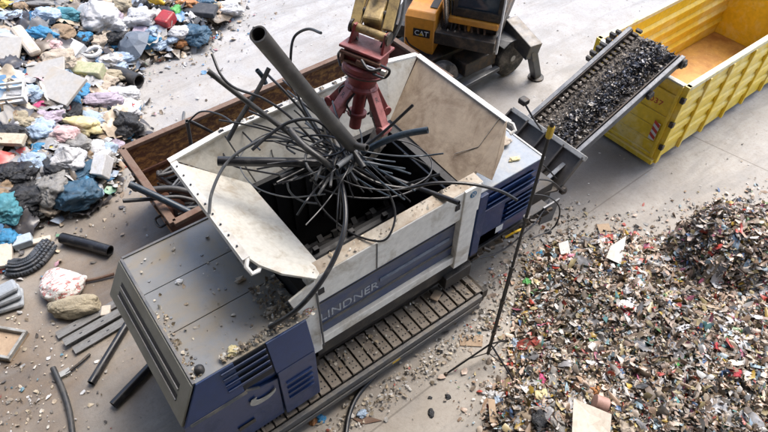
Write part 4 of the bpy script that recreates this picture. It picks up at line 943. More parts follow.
# held by the grapple; (photo x, photo y, height)
pipe('pipe', [(258, 34, 6.0), (292, 75, 5.3), (326, 116, 4.6), (352, 146, 4.0)], .085, M_pipeg, 'thickest grey pipe, open end raised highest above the hopper', 'pipe', n=28)
pipe('pipe', [(218, 161, 3.75), (265, 162, 3.72), (335, 163, 3.65)], .062, M_pipe, 'thick straight black pipe lying level, its open end over the left wing', 'pipe', n=20)
pipe('pipe', [(281, 178, 3.55), (312, 163, 3.6), (345, 150, 3.65)], .055, M_pipe, 'short glossy black pipe pointing down left just below the level pipe', 'pipe', n=20)
pipe('pipe', [(208, 71, 4.75), (245, 100, 4.4), (285, 130, 4.0), (322, 158, 3.7)], .034, M_pipeg, 'long thin grey-black pipe with a square cut end pointing to the upper left', 'pipe')
pipe('cable', [(212, 54, 4.9), (221, 75, 4.75), (235, 88, 4.6), (262, 98, 4.4), (290, 117, 4.1), (322, 150, 3.75)], .017, M_cable, 'black cable with a hooked free end above the square cut pipe', 'cable', hollow=False)
pipe('pipe', [(269, 68, 4.6), (259, 88, 4.4), (240, 118, 4.1), (228, 140, 3.9)], .030, M_pipeg, 'short grey pipe crossing the rusty skip wall from upper right to lower left', 'pipe')
pipe('cable', [(321, 33, 5.3), (308, 29, 5.2), (295, 36, 5.05), (291, 52, 4.9), (292, 75, 4.6), (302, 105, 4.2), (322, 140, 3.8)], .017, M_cable, 'black cable bent over like a walking stick above the skip rim', 'cable', hollow=False)
pipe('cable', [(268, 75, 4.4), (285, 92, 4.3), (308, 118, 4.0), (330, 150, 3.7)], .018, M_cable, 'straight black cable running beside the thick raised pipe', 'cable', hollow=False)
pipe('cable', [(209, 214, 3.45), (212, 192, 3.6), (225, 165, 3.75), (247, 147, 3.9), (275, 137, 3.95), (310, 150, 3.7)], .020, M_cableg, 'grey cable arching down over the flange of the left wing', 'cable', hollow=False)
pipe('cable', [(252, 150, 3.9), (268, 136, 4.0), (290, 122, 4.1), (315, 120, 4.1), (335, 135, 3.9)], .022, M_cable, 'black cable with a blunt end hanging above the level pipe', 'cable', hollow=False)
pipe('pipe', [(428, 130, 4.1), (405, 134, 4.0), (385, 141, 3.9), (362, 152, 3.7)], .044, M_pipeb, 'blue-black ribbed pipe sticking out in front of the brown wing', 'pipe')
pipe('pipe', [(413, 105, 4.4), (397, 120, 4.2), (380, 135, 4.0), (360, 150, 3.8)], .020, M_pipe, 'thin black pipe rising in front of the brown wing above the ribbed pipe', 'pipe')
pipe('cable', [(517, 200, 3.2), (500, 191, 3.35), (470, 184, 3.5), (435, 183, 3.5), (405, 188, 3.4), (375, 182, 3.5), (350, 168, 3.6)], .022, M_cable, 'long black cable reaching over the beam to the right cabinet louvres', 'cable', hollow=False)
pipe('pipe', [(459, 203, 3.05), (440, 196, 3.0), (415, 187, 2.95), (385, 176, 3.1)], .036, M_pipe, 'black pipe resting on the beam near the round blue sticker', 'pipe')
pipe('cable', [(440, 174, 3.3), (420, 180, 3.2), (395, 188, 3.0)], .018, M_cable, 'short black cable lying against the foot of the brown wing', 'cable', hollow=False)
pipe('pipe', [(270, 327, 2.50), (295, 311, 2.85), (318, 286, 3.1), (336, 255, 3.3), (345, 225, 3.45), (344, 195, 3.55), (336, 165, 3.65)], .032, M_pipe, 'long glossy black pipe curving down over the front beam to the left cabinet roof', 'pipe')
pipe('cable', [(352, 165, 3.6), (383, 185, 3.4), (395, 212, 3.2), (389, 236, 3.05), (375, 241, 3.0), (348, 231, 3.0), (322, 208, 3.1), (314, 186, 3.3), (332, 162, 3.6)], .015, M_cable, 'large loop of thin black cable sagging onto the front beam', 'cable', hollow=False)
pipe('pipe', [(367, 148, 4.1), (355, 145, 4.05), (338, 136, 4.0)], .044, M_pipeg, 'open grey-black pipe stub in front of the red grapple arm', 'pipe', n=20)
pipe('pipe', [(364, 168, 3.85), (355, 155, 3.9), (346, 142, 3.95)], .040, M_pipeg, 'open pipe stub between two claws pointing at the viewer', 'pipe', n=20)
pipe('pipe', [(337, 167, 4.0), (346, 160, 3.95), (356, 152, 3.85)], .034, M_cableg, 'pale ringed pipe stub in the middle of the tangle', 'pipe', n=20)
pipe('pipe', [(356, 181, 3.6), (349, 170, 3.7), (345, 155, 3.8)], .028, M_pipeg, 'small grey pipe stub pointing down under the pipe tangle', 'pipe')
pipe('pipe', [(290, 130, 4.05), (303, 145, 4.0), (322, 160, 3.9), (333, 170, 3.75)], .042, M_pipeg, 'bent grey-brown pipe looping round the left of the tangle', 'pipe')
pipe('cable', [(287, 180, 3.3), (290, 192, 3.2), (302, 201, 3.1), (320, 204, 3.1)], .014, M_cableg, 'short pale cable hanging in the hopper with a muddy end', 'cable', hollow=False)
pipe('cable', [(238, 225, 2.9), (252, 229, 2.85), (270, 232, 2.7)], .013, M_cable, 'short black cable end lying on the white left wing', 'cable', hollow=False)
pipe('cable', [(188, 122, 3.0), (200, 112, 3.2), (215, 113, 3.3), (232, 122, 3.4), (260, 150, 3.5)], .013, M_cable, 'thin black cable arching above the skip at the upper left', 'cable', hollow=False)
pipe('pipe', [(190, 121, 2.2), (204, 128, 2.0), (217, 135, 1.7)], .03, M_pipe, 'short black bar leaning from the grey post inside the skip', 'pipe')
pipe('pipe', [(187, 121, 2.2), (190, 138, 1.6), (193, 156, 1.0)], .035, M_cableg, 'pale grey post standing up inside the skip', 'pipe')
pipe('cable', [(217, 135, 3.3), (222, 150, 3.3), (232, 165, 3.2), (262, 172, 3.2), (300, 178, 3.2)], .014, M_cable, 'thin black cable drooping behind the level pipe', 'cable', hollow=False)
pipe('cable', [(257, 70, 4.6), (262, 76, 4.5), (266, 84, 4.4)], .03, M_pipeb, 'small blue-grey tube end behind the raised pipe', 'tube')
# fans of thin cables, alike
rr = random.Random(21)
kn = at(345, 158, 3.72)
def fan(n, ang0, ang1, len0, len1, r, m, label, group, dz=(-.3, .2)):
    for i in range(n):
        a = rad(rr.uniform(ang0, ang1)); L = rr.uniform(len0, len1); cx_, cy_ = 343+rr.uniform(-14, 14), 155+rr.uniform(-10, 10); z = rr.uniform(3.55, 3.95)
        bend = rr.uniform(-.28, .28); P = []
        for k in range(5):
            t = k/4; aa = a+bend*t; P.append((cx_+L*t*math.cos(aa), cy_-L*t*math.sin(aa), z+rr.uniform(*dz)*t))
        pipe('cable', P, r*rr.uniform(.8, 1.2), m, label, 'cable', group, hollow=False)
fan(19, 112, 168, 50, 120, .014, M_cable, 'thin black cable spreading to the upper left from the grapple', 'black cables spreading to the upper left', (-.1, .4))
fan(8, 172, 222, 35, 85, .012, M_cable, 'thin black cable poking out left of the grapple', 'black cables left of the grapple', (-.2, .1))
fan(11, 228, 318, 30, 85, .010, M_cable, 'thin black cable dangling down into the hopper', 'black cables dangling in the hopper', (-.5, -.1))
fan(9, 318, 352, 45, 100, .013, M_pipeb, 'blue-grey cable of the bundle spreading right below the grapple', 'blue-grey cable bundle', (-.5, -.2))
fan(4, 232, 250, 28, 45, .020, M_pipeg, 'short glossy tube pointing down left under the grapple', 'short glossy tubes under the grapple', (-.1, .1))
for i in range(2):       # loose coils round the grip
    cx_, cy_ = 325+rr.uniform(-22, 18), 142+rr.uniform(-8, 24); ra, rb = rr.uniform(14, 30), rr.uniform(9, 20); ph = rr.uniform(0, 6); z = rr.uniform(3.65, 4.1); P = []
    for k in range(9): a = ph+k*.68; P.append((cx_+ra*math.cos(a), cy_+rb*math.sin(a), z+.08*math.sin(a*1.3)))
    pipe('cable', P, rr.uniform(.011, .019), M_cableg if i % 3 == 0 else M_cable, 'loose coil of thin cable in the grip of the claws', 'cable', 'loose coils in the grip', hollow=False)
for i in range(4):      # wide slack loops hanging over the mouth of the hopper
    a0 = rr.uniform(2.0, 6.8); R1, R2 = rr.uniform(28, 62), rr.uniform(20, 42); z = rr.uniform(3.3, 3.8); P = []; cx_, cy_ = 343+R1*.8*math.cos(a0), 160-R2*.8*math.sin(a0)
    for k in range(8): t = a0+math.pi+k*.72; P.append((cx_+R1*math.cos(t)*(1+.1*rr.random()), cy_-R2*math.sin(t)*(1+.15*rr.random()), z+.25*math.cos(k*.72)-.1))
    pipe('cable', P, rr.uniform(.009, .014), M_cableg if i % 4 == 0 else M_cable, 'wide slack loop of thin cable hanging from the claws', 'cable', 'slack cable loops below the claws', hollow=False)
# pipes in the skip
pipe('pipe', [(129, 184, 1.95), (160, 198, 1.65), (195, 215, 1.35)], .06, M_pipeb, 'blue-black pipe resting across the left rim of the skip', 'pipe', n=18)
pipe('pipe', [(123, 201, 1.75), (150, 199, 1.62), (178, 197, 1.45), (200, 202, 1.3)], .034, M_pipeg, 'thin grey pipe sticking out left over the skip rim below the thick one', 'pipe')
pipe('pipe', [(150, 190, 1.25), (175, 189, 1.2), (205, 196, 1.05)], .062, M_pipeg, 'thick dark pipe inside the skip behind the rim', 'pipe')
def inskip(n, label, group, r, m, zr=(.3, 1.0)):
    for i in range(n):
        x = rr.uniform(1.7, 3.6) if i % 3 else rr.uniform(3, 7); y = rr.uniform(7.8, 9.1); a = rr.uniform(-.7, .7) if rr.random() < .7 else rr.uniform(0, 3.1); L = rr.uniform(.5, 1.1); z = rr.uniform(*zr)
        P = []
        for k in range(4):
            t = (k/3-.5)*2; xx = min(7.2, max(1.65, x+L*t*math.cos(a))); yy = min(9.25, max(7.7, y+L*t*math.sin(a)+.15*t*t)); P.append(Vector((xx, yy, z+.1*t*rr.uniform(-1, 1))))
        pipe('pipe', P, r*rr.uniform(.8, 1.2), m, label, 'pipe', group, world=True)
inskip(44, 'short black pipe lying in the heap inside the skip', 'black pipes inside the skip', .05, M_pipe)
inskip(20, 'grey pipe lying in the heap inside the skip', 'grey pipes inside the skip', .035, M_pipeg, (.5, 1.1))
inskip(6, 'pale thin tube among the pipes inside the skip', 'pale tubes inside the skip', .018, M_cableg, (.8, 1.2))
# pipes on the floor
pipe('pipe', [(62, 238, .12), (86, 244, .12), (110, 251, .12)], .105, M_pipe, 'thick short black pipe lying alone on the muddy floor', 'pipe', n=24)
pipe('pipe', [(91, 383, .07), (127, 324, .07)], .06, M_pipe, 'straight black pipe on the floor reaching under the cabinet end, upper of two', 'pipe', n=18)
pipe('pipe', [(113, 405, .08), (160, 356, .08)], .07, M_pipe, 'straight black pipe on the floor reaching under the cabinet end, lower of two', 'pipe', n=18)
pipe('pipe', [(53, 368, .06), (62, 388, .05), (69, 410, .05), (73, 436, .05)], .045, M_pipeg, 'curved dark grey pipe on the floor leaving the photo at the bottom left', 'pipe')
pipe('drum', [(107, 68, .2), (139, 81, .2)], .17, M_pipeg, 'short fat black pipe section at the edge of the rubbish heap', 'pipe', n=24)
pipe('hose', [(345, 440, .05), (349, 415, .05), (358, 395, .05), (376, 374, .05), (398, 352, .05)], .04, M_cable, 'black hose curving along the floor beside the track', 'hose', hollow=False)
pipe('cable', [(181, 150, .04), (184, 112, .03)], .03, M_cableg, 'short pale stick on the bright floor behind the skip', 'stick')

# ------------------------------------------------------------------ tripod stand
tb = at(487, 357, 0); 
TS = thing('tripod_stand', tuple(tb), 'tall thin black tripod pole with a yellow sensor head beside the waste pile', 'tripod stand')
b = MB(); b.cyl(tb+Vector((0, 0, .12)), tb+Vector((0, 0, 2.4)), .028, n=10); b.cyl(tb+Vector((0, 0, 2.4)), tb+Vector((0, 0, 4.75)), .02, n=10); b.build('pole', M_txtk, TS)
b = MB()
for z in (.75, 1.6, 2.4, 3.4): b = MB(); b.lathe(tb+Vector((0, 0, z)), (0, 0, 1), [(0, .04), (.06, .04)], 10); b.beam(tb+Vector((.02, 0, z+.03)), tb+Vector((.09, 0, z+.03)), .02, .02); b.build('clamp_collar', M_gdark, TS)
for ft in (at(446, 374, .02), at(517, 386, .02), at(507, 340, .02)):
    b = MB(); b.tube([tb+Vector((0, 0, .42)), ft], .016, 8); lg = b.build('leg', M_txtk, TS)
    b = MB(); b.tube([tb+Vector((0, 0, .14)), (tb+Vector((0, 0, .42))).lerp(ft, .5)], .010, 6); b.build('brace', M_gdark, lg)
    b = MB(); b.lathe(ft-Vector((0, 0, .015)), (0, 0, 1), [(0, .03), (.03, .03), (.05, .018)], 10); b.build('foot', M_gdark, lg)
b = MB(); t5 = tb+Vector((0, 0, 4.72)); b.box(t5.x-.033, t5.x+.033, t5.y-.033, t5.y+.033, t5.z, t5.z+.17); hd = b.build('sensor_head', M_yel, TS, bevel=.02)
b = MB(); b.lathe(t5+Vector((0, 0, .17)), (0, 0, 1), [(0, .028), (.03, .028), (.05, .012)], 12); b.build('head_cap', M_gdark, hd)
# ------------------------------------------------------------------ rubbish heap
heap_poly = [at(-10, 268), at(48, 222), at(100, 208), at(120, 188), at(122, 160), at(143, 130), at(140, 104), at(128, 84), at(148, 66), at(178, 58), at(205, 47), at(232, 18), at(244, -6), at(250, -60), at(-60, -120), at(-260, 120), at(-160, 330)]
hsd = poly_sd(heap_poly)
def heap_h(x, y):
    d = hsd(x, y)
    if d < 0: return 0
    return max(0, 1.15*(1-math.exp(-d/1.7))+min(1, d)*(.22*nz2(x, y, .55, 5)+.1*nz2(x, y, 1.6, 8)))
height_b = height_sheet('rubbish_heap', heap_h, heap_poly, .2, M_pbase)
tag(height_b, 'dark matted waste under the bags of the rubbish heap', 'rubbish heap', kind='stuff')
def onheap(px, py):
    z = 0
    for _ in range(14): p = at(px, py, z); z = z*.4+heap_h(p.x, p.y)*.6
    return at(px, py, z)
HC = [(.50, .50, .50), (.62, .60, .55), (.35, .42, .52), (.06, .22, .42), (.05, .05, .06), (.36, .27, .19), (.55, .45, .33), (.30, .30, .30), (.55, .42, .08), (.5, .08, .07), (.12, .3, .18), (.6, .35, .4), (.16, .13, .1)]
HW = [8, 6, 8, 6, 18, 12, 10, 10, 2, 1.8, 1.2, 1.2, 13]
P = scatter(heap_h, (-5, 7.6, 8.8, 22), 11000, rng, lambda x, y: hsd(x, y) > -.05 and vis(x, y), (0, .10))
tag(flakes('heap_scraps', P, (.05, .32), HC, HW, M_flakeg, .45, 31, elong=1.6), 'crumpled film and torn rubbish filling the gaps between the bags of the heap', 'rubbish', kind='stuff')
P = scatter(lambda x, y: 0.0, (-5, 7.6, 7.2, 20), 520, rng, lambda x, y: -rng.random()**3*1.6 < hsd(x, y) <= 0.05 and vis(x, y), (.01, .05))
tag(flakes('heap_edge_litter', P, (.03, .16), HC, HW, M_flake, .3, 32), 'small rubbish spilled along the edge of the heap', 'rubbish', kind='stuff')

infi = lambda x, y: hsd(x, y) > .1 and vis(x, y)
tag(film('heap_film', heap_h, (-5, 7.6, 8.8, 22), 420, infi, (.25, .95), HC, HW, M_flakeg, 78, .12), 'crumpled plastic film and torn sheets lying all over the rubbish heap', 'plastic film', kind='stuff')
def bagmat(name, c, rough=.32, c2=None, pat=0):
    if name in MC: return MC[name]
    m, nt, b = new_mat(name)
    f, _ = noise_fac(nt, 5, .35, .7, 8, .65, dist=.6)
    c2 = c2 or tuple(x*.62 for x in c)
    if pat: f, _ = noise_fac(nt, 6, .53, .57, 3, .5, dist=1.5, stretch=(1, 2.2, 1))
    col = mixc(nt, math_n(nt, 'MULTIPLY', f, .8), c, c2)
    f2, _ = noise_fac(nt, 9, .6, .72, 8, .7); col = mixc(nt, math_n(nt, 'MULTIPLY', f2, .5), col, (.22, .18, .13))
    nt.links.new(col, b.inputs['Base Color']); b.inputs['Roughness'].default_value = rough
    _, r1 = noise_fac(nt, 7, 0, 1, 8, .7, dist=1.2)
    bp = nt.nodes.new('ShaderNodeBump'); bp.inputs['Strength'].default_value = .9; bp.inputs['Distance'].default_value = .05
    nt.links.new(r1, bp.inputs['Height']); nt.links.new(bp.outputs[0], b.inputs['Normal'])
    MC[name] = m; return m
BM = {'white': bagmat('white_film', (.66, .66, .655), .3, (.42, .42, .44)), 'pale': bagmat('pale_blue_film', (.42, .52, .64), .3, (.24, .34, .46)), 'blue': bagmat('blue_film', (.05, .28, .52)), 'teal': bagmat('teal_film', (.08, .30, .36)),
      'navy': bagmat('dark_blue_film', (.04, .11, .18)), 'black': bagmat('black_film', (.018, .019, .022), .25), 'grey': bagmat('grey_film', (.30, .29, .27)), 'beige': bagmat('beige_sack', (.42, .36, .25), .7),
      'brown': bagmat('brown_paper', (.34, .24, .15), .8), 'yellow': bagmat('yellow_film', (.62, .46, .10)), 'pink': bagmat('pink_film', (.62, .08, .22)), 'rose': bagmat('striped_rose_film', (.52, .30, .30), .4, (.68, .62, .6)),
      'ywhite': bagmat('yellow_white_film', (.72, .64, .40), .35, (.55, .42, .12)), 'red': bagmat('red_film', (.50, .04, .05)), 'green': bagmat('green_film', (.10, .42, .10)), 'lilac': bagmat('lilac_film', (.50, .42, .50)), 'tan': bagmat('tan_cloth', (.50, .42, .33), .8), 'mixed': bagmat('printed_sack', (.70, .68, .64), .4, (.48, .09, .08), 1), 'orange': bagmat('orange_scrap', (.5, .22, .08), .6), 'sgreen': bagmat('speckled_carton', (.55, .52, .36), .6, (.3, .34, .2))}
_ico = None
def ico(lev=4):
    global _ico
    if _ico is None: _ico = {}
    if lev not in _ico:
        import bmesh
        bm = bmesh.new(); bmesh.ops.create_icosphere(bm, subdivisions=lev, radius=1)
        _ico[lev] = ([v.co.copy() for v in bm.verts], [tuple(v.index for v in f.verts) for f in bm.faces]); bm.free()
    return _ico[lev]
def bag(c, size, m, label=None, cat='bag', group=None, name='rubbish_bag', rot=0, knot=False, seed=0, crump=.30, tilt=0, cone=0, sub=None, smooth=True):
    V, Fc = ico(5 if size[0] > .38 else 4); b = MB(); sd_ = seed*7.31+c.x*3.1+c.y*1.7
    R = Matrix.Rotation(rot, 3, 'Z') @ Matrix.Rotation(tilt, 3, 'Y'); vs = []
    for v in V:
        n1 = noise.noise(v*1.3+Vector((sd_, 0, 0))); n2 = noise.ridged_multi_fractal(v*1.6+Vector((0, sd_, 0)), .9, 2.1, 4, .9, 2.0)
        n3 = noise.ridged_multi_fractal(v*3.7+Vector((sd_, sd_, 3)), .9, 2.1, 3, .9, 2.0); n4 = abs(noise.noise(v*5.5+Vector((0, 9, sd_))))
        n5 = 1-abs(noise.noise(v*2.6+Vector((3, sd_, 1))))*2.2
        k = 1+crump*n1*1.5-crump*.34*(n2-1.0)-crump*.22*(n3-1)-crump*.4*n4+crump*.22*n5
        p = Vector((abs(v.x)**.8*math.copysign(1, v.x), abs(v.y)**.8*math.copysign(1, v.y), abs(v.z)**.85*math.copysign(1, v.z)))*k
        if p.z < 0: p.z *= .65
        if cone: p.x *= (1-cone*(v.y*.5+.5)); 
        if knot and v.z > .75: t = (v.z-.75)/.25; p.x *= 1-.75*t; p.y *= 1-.75*t; p.z += .5*t
        vs.append(R @ Vector((p.x*size[0]/2, p.y*size[1]/2, p.z*size[2]/2)))
    zm = min(v.z for v in vs)
    b.add([v+c-Vector((0, 0, zm+.06)) for v in vs], Fc)
    o = b.build(name, m, smooth=False); o.data.polygons.foreach_set('use_smooth', [True]*len(o.data.polygons))
    return tag(o, label, cat, group)
# image-space sized bag: width/height in photo pixels converted with the local scale
def pxm(p): 
    return 1/(FPX/((p-Vector((0, 0, CAMH))).dot(Vector(RF))))
RXh = math.atan2(RX[1], RX[0])
def pbag(px, py, w, h, mk, label, cat='bag', name='rubbish_bag', rot=0, zf=.55, ground_=False, **k):
    p = at(px, py+h*.25, 0) if ground_ else onheap(px, py+h*.25)
    s = pxm(p); W = w*s; Dp = h*s*1.05
    return bag(p, (W, Dp, min(W, Dp)*zf+.10), BM[mk] if isinstance(mk, str) else mk, label, cat, name=name, rot=RXh+rad(rot), seed=px, **k)
L = [  # px, py, w, h, material, label, cat, name, rot, extra
 (43, 2, 42, 14, 'grey', 'large pale grey sheet bag at the very top edge of the heap', 'bag', 'rubbish_bag', 0, {}),
 (67, 14, 26, 16, 'teal', 'round teal bag below the large grey sheet', 'bag', 'rubbish_bag', 0, {}),
 (48, 16, 24, 15, 'pale', 'pale grey-blue bag left of the round teal bag', 'bag', 'rubbish_bag', 0, {}),
 (42, 33, 32, 14, 'blue', 'bright blue flattened film bag in the upper left of the heap', 'bag', 'rubbish_bag', -25, {}),
 (85, 37, 14, 12, 'blue', 'small vivid blue film scrap beside black bits', 'bag', 'plastic_film', 0, {}),
 (98, 16, 30, 28, 'white', 'tall crumpled white bag near the top of the heap', 'bag', 'rubbish_bag', 10, {'knot': True}),
 (116, 26, 26, 18, 'white', 'crumpled white bag directly right of the tall white one', 'bag', 'rubbish_bag', -10, {}),
 (124, 5, 18, 14, 'beige', 'beige bundle at the top edge beside white bags', 'bundle', 'cloth_bundle', 0, {}),
 (8, 18, 26, 18, 'pale', 'pale bluish bag at the left edge near the top', 'bag', 'rubbish_bag', 0, {}),
 (6, 5, 14, 9, 'yellow', 'yellow scrap bag in the top left corner', 'bag', 'plastic_film', 0, {}),
 (22, 9, 14, 11, 'brown', 'crumpled brown paper in the top left corner', 'paper', 'crumpled_paper', 0, {}),
 (120, 38, 18, 14, 'black', 'black bag under the crumpled white bags', 'bag', 'rubbish_bag', 0, {}),
 (99, 42, 15, 13, 'tan', 'round pinkish bag among dark bits', 'bag', 'rubbish_bag', 0, {}),
 (55, 46, 16, 12, 'rose', 'white and red printed bag in the upper heap', 'bag', 'rubbish_bag', 0, {}),
 (142, 17, 26, 20, 'white', 'broad white bag left of the yellow bottle', 'bag', 'rubbish_bag', 20, {}),
 (154, 31, 15, 16, 'pale', 'clear bag with dark contents beside the red bag', 'bag', 'rubbish_bag', 0, {}),
 (141, 33, 16, 13, 'lilac', 'lilac cloth lump behind the umbrella', 'cloth', 'cloth_bundle', 0, {}),
 (176, 9, 9, 13, 'green', 'green plastic scrap beside the yellow bottle', 'plastic', 'plastic_film', 0, {}),
 (186, 4, 20, 10, 'orange', 'orange-brown rubbish at the top edge behind the foam slab', 'rubbish', 'cloth_bundle', 0, {}),
 (203, 3, 22, 11, 'navy', 'dark blue bag at the top edge behind the foam slab', 'bag', 'rubbish_bag', 0, {}),
 (228, 8, 26, 15, 'white', 'white crumpled bag at the right end of the heap', 'bag', 'rubbish_bag', 5, {}),
 (217, 7, 9, 10, 'orange', 'small orange-brown lump beside the last white bag', 'rubbish', 'cloth_bundle', 0, {}),
 (196, 33, 23, 20, 'navy', 'glossy dark slate bag in front of the foam slab', 'bag', 'rubbish_bag', -15, {}),
 (181, 43, 11, 8, 'orange', 'orange lump on the floor below the slate bag', 'rubbish', 'food_scrap', 0, {}),
 (163, 38, 8, 7, 'tan', 'small round pinkish lump below the red bag', 'rubbish', 'food_scrap', 0, {}),
 (180, 32, 18, 14, 'white', 'white bag between the red bag and the slate bag', 'bag', 'rubbish_bag', 0, {}),
 (123, 57, 24, 12, 'pale', 'pale film bundle left of the umbrella', 'bag', 'rubbish_bag', 20, {}),
 (82, 124, 36, 15, 'ywhite', 'long yellow and white bag below the big white board', 'bag', 'rubbish_bag', -22, {}),
 (64, 134, 24, 19, 'rose', 'pink striped bag near the middle of the heap edge', 'bag', 'rubbish_bag', 0, {}),
 (80, 143, 22, 18, 'grey', 'grey rolled bag right of the pink striped one', 'bag', 'rubbish_bag', -30, {}),
 (42, 128, 26, 20, 'pale', 'white and blue printed bag left of the pink striped one', 'bag', 'rubbish_bag', -35, {}),
 (24, 120, 20, 16, 'beige', 'beige bag below the small pink ball', 'bag', 'rubbish_bag', 0, {}),
 (12, 132, 28, 16, 'black', 'black bag at the left edge above the flattened carton', 'bag', 'rubbish_bag', -20, {}),
 (40, 105, 15, 10, 'pink', 'bright pink ball-like bag in the left of the heap', 'bag', 'rubbish_bag', 0, {'crump': .1}),
 (105, 99, 32, 14, 'lilac', 'pinkish white cloth near the right edge of the heap', 'cloth', 'cloth_bundle', 10, {}),
 (124, 93, 26, 14, 'white', 'white tattered bag at the right edge above the black bag', 'bag', 'rubbish_bag', 0, {}),
 (130, 107, 9, 9, 'red', 'red label scrap on top of the round black bag', 'label', 'paper_label', 0, {}),
 (127, 121, 26, 22, 'black', 'round shiny black bag lying alone at the right edge of the heap', 'bag', 'rubbish_bag', 0, {'knot': True}),
 (107, 119, 18, 10, 'tan', 'tan flattened bag left of the round black bag', 'bag', 'rubbish_bag', -15, {}),
 (110, 148, 12, 12, 'pale', 'small blue-white bag above the upright white box', 'bag', 'rubbish_bag', 0, {}),
 (97, 147, 16, 14, 'white', 'small white bag next to the blue-white one', 'bag', 'rubbish_bag', 0, {}),
 (41, 149, 16, 12, 'blue', 'blue bag with a fold between carton and white bag', 'bag', 'rubbish_bag', 0, {}),
 (53, 149, 10, 9, 'yellow', 'small yellow bag beside the blue one', 'bag', 'rubbish_bag', 0, {}),
 (36, 162, 22, 20, 'pale', 'light blue see-through bag left of the grey bag', 'bag', 'rubbish_bag', 0, {}),
 (72, 157, 24, 24, 'white', 'pointed white bag standing above the grey bag', 'bag', 'rubbish_bag', 0, {'knot': True}),
 (58, 181, 30, 32, 'grey', 'big translucent grey bag next to the dark blue tied bag', 'bag', 'rubbish_bag', -20, {'knot': False}),
 (78, 190, 36, 30, 'navy', 'dark blue bag with a twisted neck at the lower edge of the heap', 'bag', 'rubbish_bag', 25, {}),
 (88, 180, 14, 22, 'blue', 'lighter blue twisted neck of film on the dark blue bag', 'bag', 'plastic_film', 30, {}),
 (26, 172, 30, 22, 'black', 'black bag heaped below the light blue one', 'bag', 'rubbish_bag', 0, {}),
 (32, 192, 34, 28, 'black', 'large black bag in the lower left of the heap', 'bag', 'rubbish_bag', 30, {}),
 (8, 172, 24, 20, 'black', 'black and blue bag at the left edge below the carton', 'bag', 'rubbish_bag', 0, {}),
 (11, 202, 24, 32, 'teal', 'teal bag with a red scrap at the left edge', 'bag', 'rubbish_bag', 10, {}),
 (9, 206, 8, 9, 'red', 'red scrap lying on the teal bag', 'label', 'paper_label', 0, {}),
 (46, 205, 24, 14, 'tan', 'brownish torn bag between black bags and floor', 'bag', 'rubbish_bag', -15, {}),
 (45, 186, 14, 12, 'sgreen', 'small greenish paper bag on the black bags', 'bag', 'rubbish_bag', 0, {}),
 (31, 208, 20, 14, 'black', 'small dark bag at the heap foot beside the teal bag', 'bag', 'rubbish_bag', 0, {}),
 (8, 233, 26, 26, 'blue', 'blue glossy bag lying on the floor at the left edge', 'bag', 'rubbish_bag', 0, {'ground_': True}),
 (15, 95, 26, 12, 'white', 'white bag behind the white crate', 'bag', 'rubbish_bag', 0, {}),
 (30, 92, 22, 16, 'pale', 'pale bag beside the white crate', 'bag', 'rubbish_bag', 0, {}),
 (52, 116, 18, 20, 'lilac', 'lilac cloth below the corner of the white board', 'cloth', 'cloth_bundle', -40, {}),
 (115, 75, 26, 12, 'beige', 'beige papers right of the speckled carton', 'paper', 'crumpled_paper', 0, {}),
 (60, 60, 28, 20, 'tan', 'tan crumpled paper under the white box', 'paper', 'crumpled_paper', 15, {}),
 (110, 60, 20, 14, 'white', 'white bag beneath the umbrella', 'bag', 'rubbish_bag', 0, {}),
 (12, 40, 30, 16, 'white', 'white film bag above the white panels at the left edge', 'bag', 'rubbish_bag', 0, {}),
]
for it in L:
    ex = dict(it[9]); pbag(it[0], it[1], it[2]*1.12, it[3]*1.12, it[4], it[5], it[6], it[7], it[8], **ex)
# unnamed look-alike filler bags
fill = [('white', 34), ('pale', 24), ('grey', 20), ('black', 26), ('tan', 16), ('beige', 10), ('navy', 12), ('lilac', 6), ('brown', 12), ('blue', 10)]
for mk, n in fill:
    for i in range(n):
        for _ in range(60):
            px, py = rng.uniform(-5, 240), rng.uniform(-12, 205); p = onheap(px, py)
            if hsd(p.x, p.y) > .25: break
        s = rng.uniform(.22, .55); nm = {'pale': 'pale blue', 'navy': 'dark blue', 'tan': 'tan', 'lilac': 'lilac'}.get(mk, mk)
        bag(p-Vector((0, 0, .06)), (s*rng.uniform(1, 1.6), s, s*.55), BM[mk], 'small crumpled %s bag wedged into the rubbish heap' % nm, 'bag', 'small %s bags in the rubbish heap' % nm, rot=rng.uniform(0, 3.1), seed=i+px)
# flat and boxy things on the heap -----------------------------------
def boxed(name, px, py, w, d, h, rot, m, label, cat, tilt=(0, 0), z=None, lift=.12, bevel=.008, parent=None):
    p = onheap(px, py) if z is None else at(px, py, z)
    s = pxm(p); W, D = w*s, d*s
    M = Matrix.Translation(p+Vector((0, 0, lift))) @ Matrix.Rotation(RXh+rad(rot), 4, 'Z') @ Matrix.Rotation(rad(tilt[0]), 4, 'X') @ Matrix.Rotation(rad(tilt[1]), 4, 'Y')
    b = MB(); b.box(-W/2, W/2, -D/2, D/2, -h/2, h/2, M); o = b.build(name, m, bevel=bevel)
    return tag(o, label, cat), M, W, D
M_wb = mat('white_board', (.50, .485, .455), .6, 0, (.45, .40, .33), .5, 2.5, bump=.08)
M_wb2 = mat('white_plastic', (.74, .75, .76), .35, 0, (.5, .48, .42), .4, 5, bump=.05)
boxed('board', 66, 99, 42, 34, .07, -26, M_wb, 'big flat white board tilted on the middle of the heap', 'board', (18, 4), lift=.35)
boxed('board', 50, 80, 38, 24, .05, 14, M_wb, 'white triangular looking panel half under the big white board', 'board', (14, -10), lift=.25)
boxed('board', 10, 58, 30, 26, .06, 4, M_wb, 'white panel at the left edge in the upper heap', 'board', (20, 0), lift=.25)
boxed('box', 78, 56, 17, 15, .16, -32, M_wb2, 'small white box with a yellow label tilted in the upper heap', 'box', (22, 8), lift=.2)
